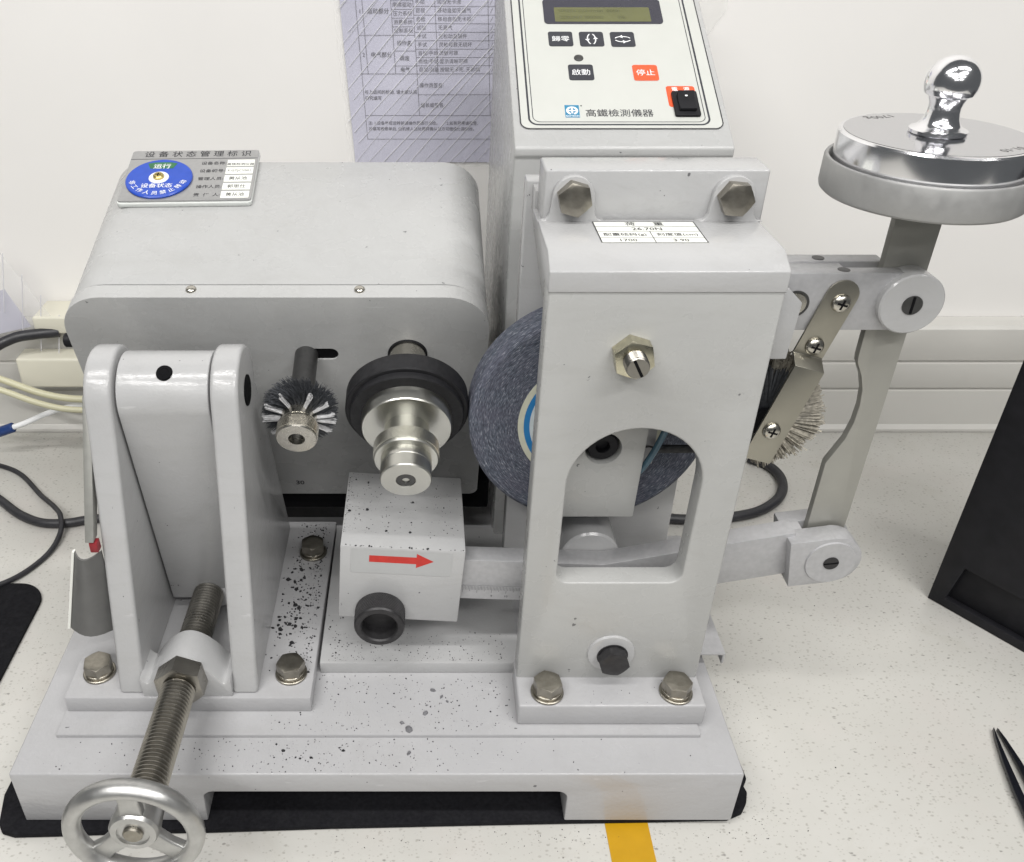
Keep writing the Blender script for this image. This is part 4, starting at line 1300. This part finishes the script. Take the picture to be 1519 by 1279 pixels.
# tweezers
tw = empty('tweezers', (425, 60, 3))
tag(tw, 'black pointed tweezers lying at the lower right corner', 'tweezers')
for s_, off in ((1, 0.0), (-1, 0.0)):
    pts = []
    Lr = [(0, 0.5), (10, 2.2), (30, 4.4), (55, 6.4), (85, 7.4), (120, 6.0), (135, 3.2)]
    dirv = Vector((-8.4, -50, 0)).normalized(); nv = Vector((-dirv.y, dirv.x, 0))
    b = bmesh.new()
    up_ = []; dn_ = []
    for (t_, w_) in Lr:
        sep = 1.3 + 4.6 * math.sin(math.pi * min(1, t_ / 135)) ** 0.8
        c = Vector((425, 77, 0)) + dirv * t_ + nv * (s_ * sep)
        a1 = c + nv * w_ * 0.42; a2 = c - nv * w_ * 0.42
        zt_ = 4.0 + 2.0 * math.sin(math.pi * t_ / 135)
        up_.append((b.verts.new((a1.x, a1.y, zt_)), b.verts.new((a2.x, a2.y, zt_))))
        dn_.append((b.verts.new((a1.x, a1.y, zt_ - 3.4)), b.verts.new((a2.x, a2.y, zt_ - 3.4))))
    for i in range(len(Lr) - 1):
        b.faces.new((up_[i][0], up_[i][1], up_[i + 1][1], up_[i + 1][0]))
        b.faces.new((dn_[i][1], dn_[i][0], dn_[i + 1][0], dn_[i + 1][1]))
        b.faces.new((up_[i][0], up_[i + 1][0], dn_[i + 1][0], dn_[i][0]))
        b.faces.new((up_[i][1], dn_[i][1], dn_[i + 1][1], up_[i + 1][1]))
    for i in (0, -1):
        b.faces.new((up_[i][0], up_[i][1], dn_[i][1], dn_[i][0]))
    bevel(b, 0.3, 2)
    obj('prong', b, 'tweezer', tw)
# mouse pad at the left edge
mpad = rrect(-560, -331, -60, 236, 26, 10)
o = obj('mouse_pad', prism(mpad, 'XY', 0.2, 3.2, bev=0.8), 'black_mat', None)
tag(o, 'black mouse pad with rounded corner at the left edge', 'mouse pad')
# cables
def cable(pts, r, mat, label, cat='cable', name='cable'):
    o = obj(name, tube(pts, r, 12), mat, None, smooth=60)
    return tag(o, label, cat)
cable([(-470, 395, 4.6), (-424, 358, 4.6), (-395, 334, 4.6), (-369, 321, 4.6), (-345, 320, 4.6), (-322, 326, 4.6), (-262, 340, 4.6), (-230, 380, 5)], 4.4, 'cable_black', 'thick black power cable running behind the machine on the left')
cable([(-480, 428, 2.8), (-449, 421, 2.8), (-420, 404, 2.8), (-385, 365, 5), (-362, 340, 9.6), (-349, 322, 11.6), (-344, 303, 6), (-347, 276, 2.8), (-362, 246, 2.8), (-385, 222, 5.6), (-420, 195, 6.2)], 2.5, 'cable_black', 'thin black cord looping over the thick cable at left')
cable([(-480, 452, 92), (-448, 462, 118), (-425, 472, 128), (-404, 478, 130), (-380, 484, 130)], 5.6, 'cable_black', 'short thick black cable near trunking at upper left')
cable([(-470, 440, 112), (-430, 438, 98), (-395, 436, 84), (-365, 436, 77), (-330, 440, 74), (-250, 450, 72)], 3.6, 'cable_cream', 'upper of two cream tubes passing behind the machine', 'tube', 'cream_tube')
cable([(-470, 430, 104), (-430, 428, 92), (-395, 426, 78), (-365, 426, 70), (-330, 430, 67), (-250, 440, 66)], 3.2, 'cable_cream', 'lower of two cream tubes passing behind the machine', 'tube', 'cream_tube')
wl_ = cable([(-437, 440, 38), (-420, 441, 44), (-395, 442, 55), (-372, 443, 62), (-345, 446, 66)], 3.0, 'white_ink', 'white cord with a dark blue end below the cream tubes')
obj('blue_end', solid([(4.6, -22), (5.4, -20), (5.4, 0), (4.4, 1)], axis='X', c=(0, 0, 0), seg=16), 'blue_plug', wl_, T(-434, 440, 39) @ Matrix.Rotation(R(-20), 4, 'Y'))
cable([(352, 432, 5), (367, 420, 5), (374, 400, 5), (369, 375, 5), (352, 352, 5), (322, 334, 5), (270, 325, 5), (215, 330, 5)], 5.0, 'cable_black', 'thick black cable curving out of machine on the right')
# cream socket strip and small box by the trunking at the left
ss_ = obj('socket_strip', box(-428, -262, 470, 496.4, 70, 105, 3, 3), 'cream_plastic', None)
tag(ss_, 'cream socket strip fixed along trunking behind the cream tubes', 'socket strip')
jb = obj('junction_box', box(-404, -262, 480, 524, 129.3, 148, 2.0, 3), 'cream_plastic', None)
tag(jb, 'flat cream box on the trunking ledge left of motor housing', 'box')
# loose sheet at far left, under clear film
b = prism([(-520, 150), (-428, 176), (-410, 134), (-520, 108)], 'XZ', 488.0, 488.6)
o = obj('paper_corner', b, 'paper', None)
tag(o, 'corner of a pale lilac paper at the far left edge', 'paper')
b = prism([(-520, 240), (-424, 224), (-382, 142), (-395, 134), (-520, 110)], 'XZ', 484, 484.3)
fo = obj('film_sleeve', b, 'clear_film', None)
tag(fo, 'ribbed clear sleeve over the paper at far left', 'plastic sleeve')
b = bmesh.new()
for i in range(7):
    x0 = -446 + i * 14
    z1 = 232 - max(0, (x0 + 424)) * 1.6
    tube([(x0 - 14, 483.6, z1 - 70), (x0, 483.6, z1 - 6)], 0.5, 5, b, 0)
obj('sleeve_ribs', b, 'rib_plastic', fo)
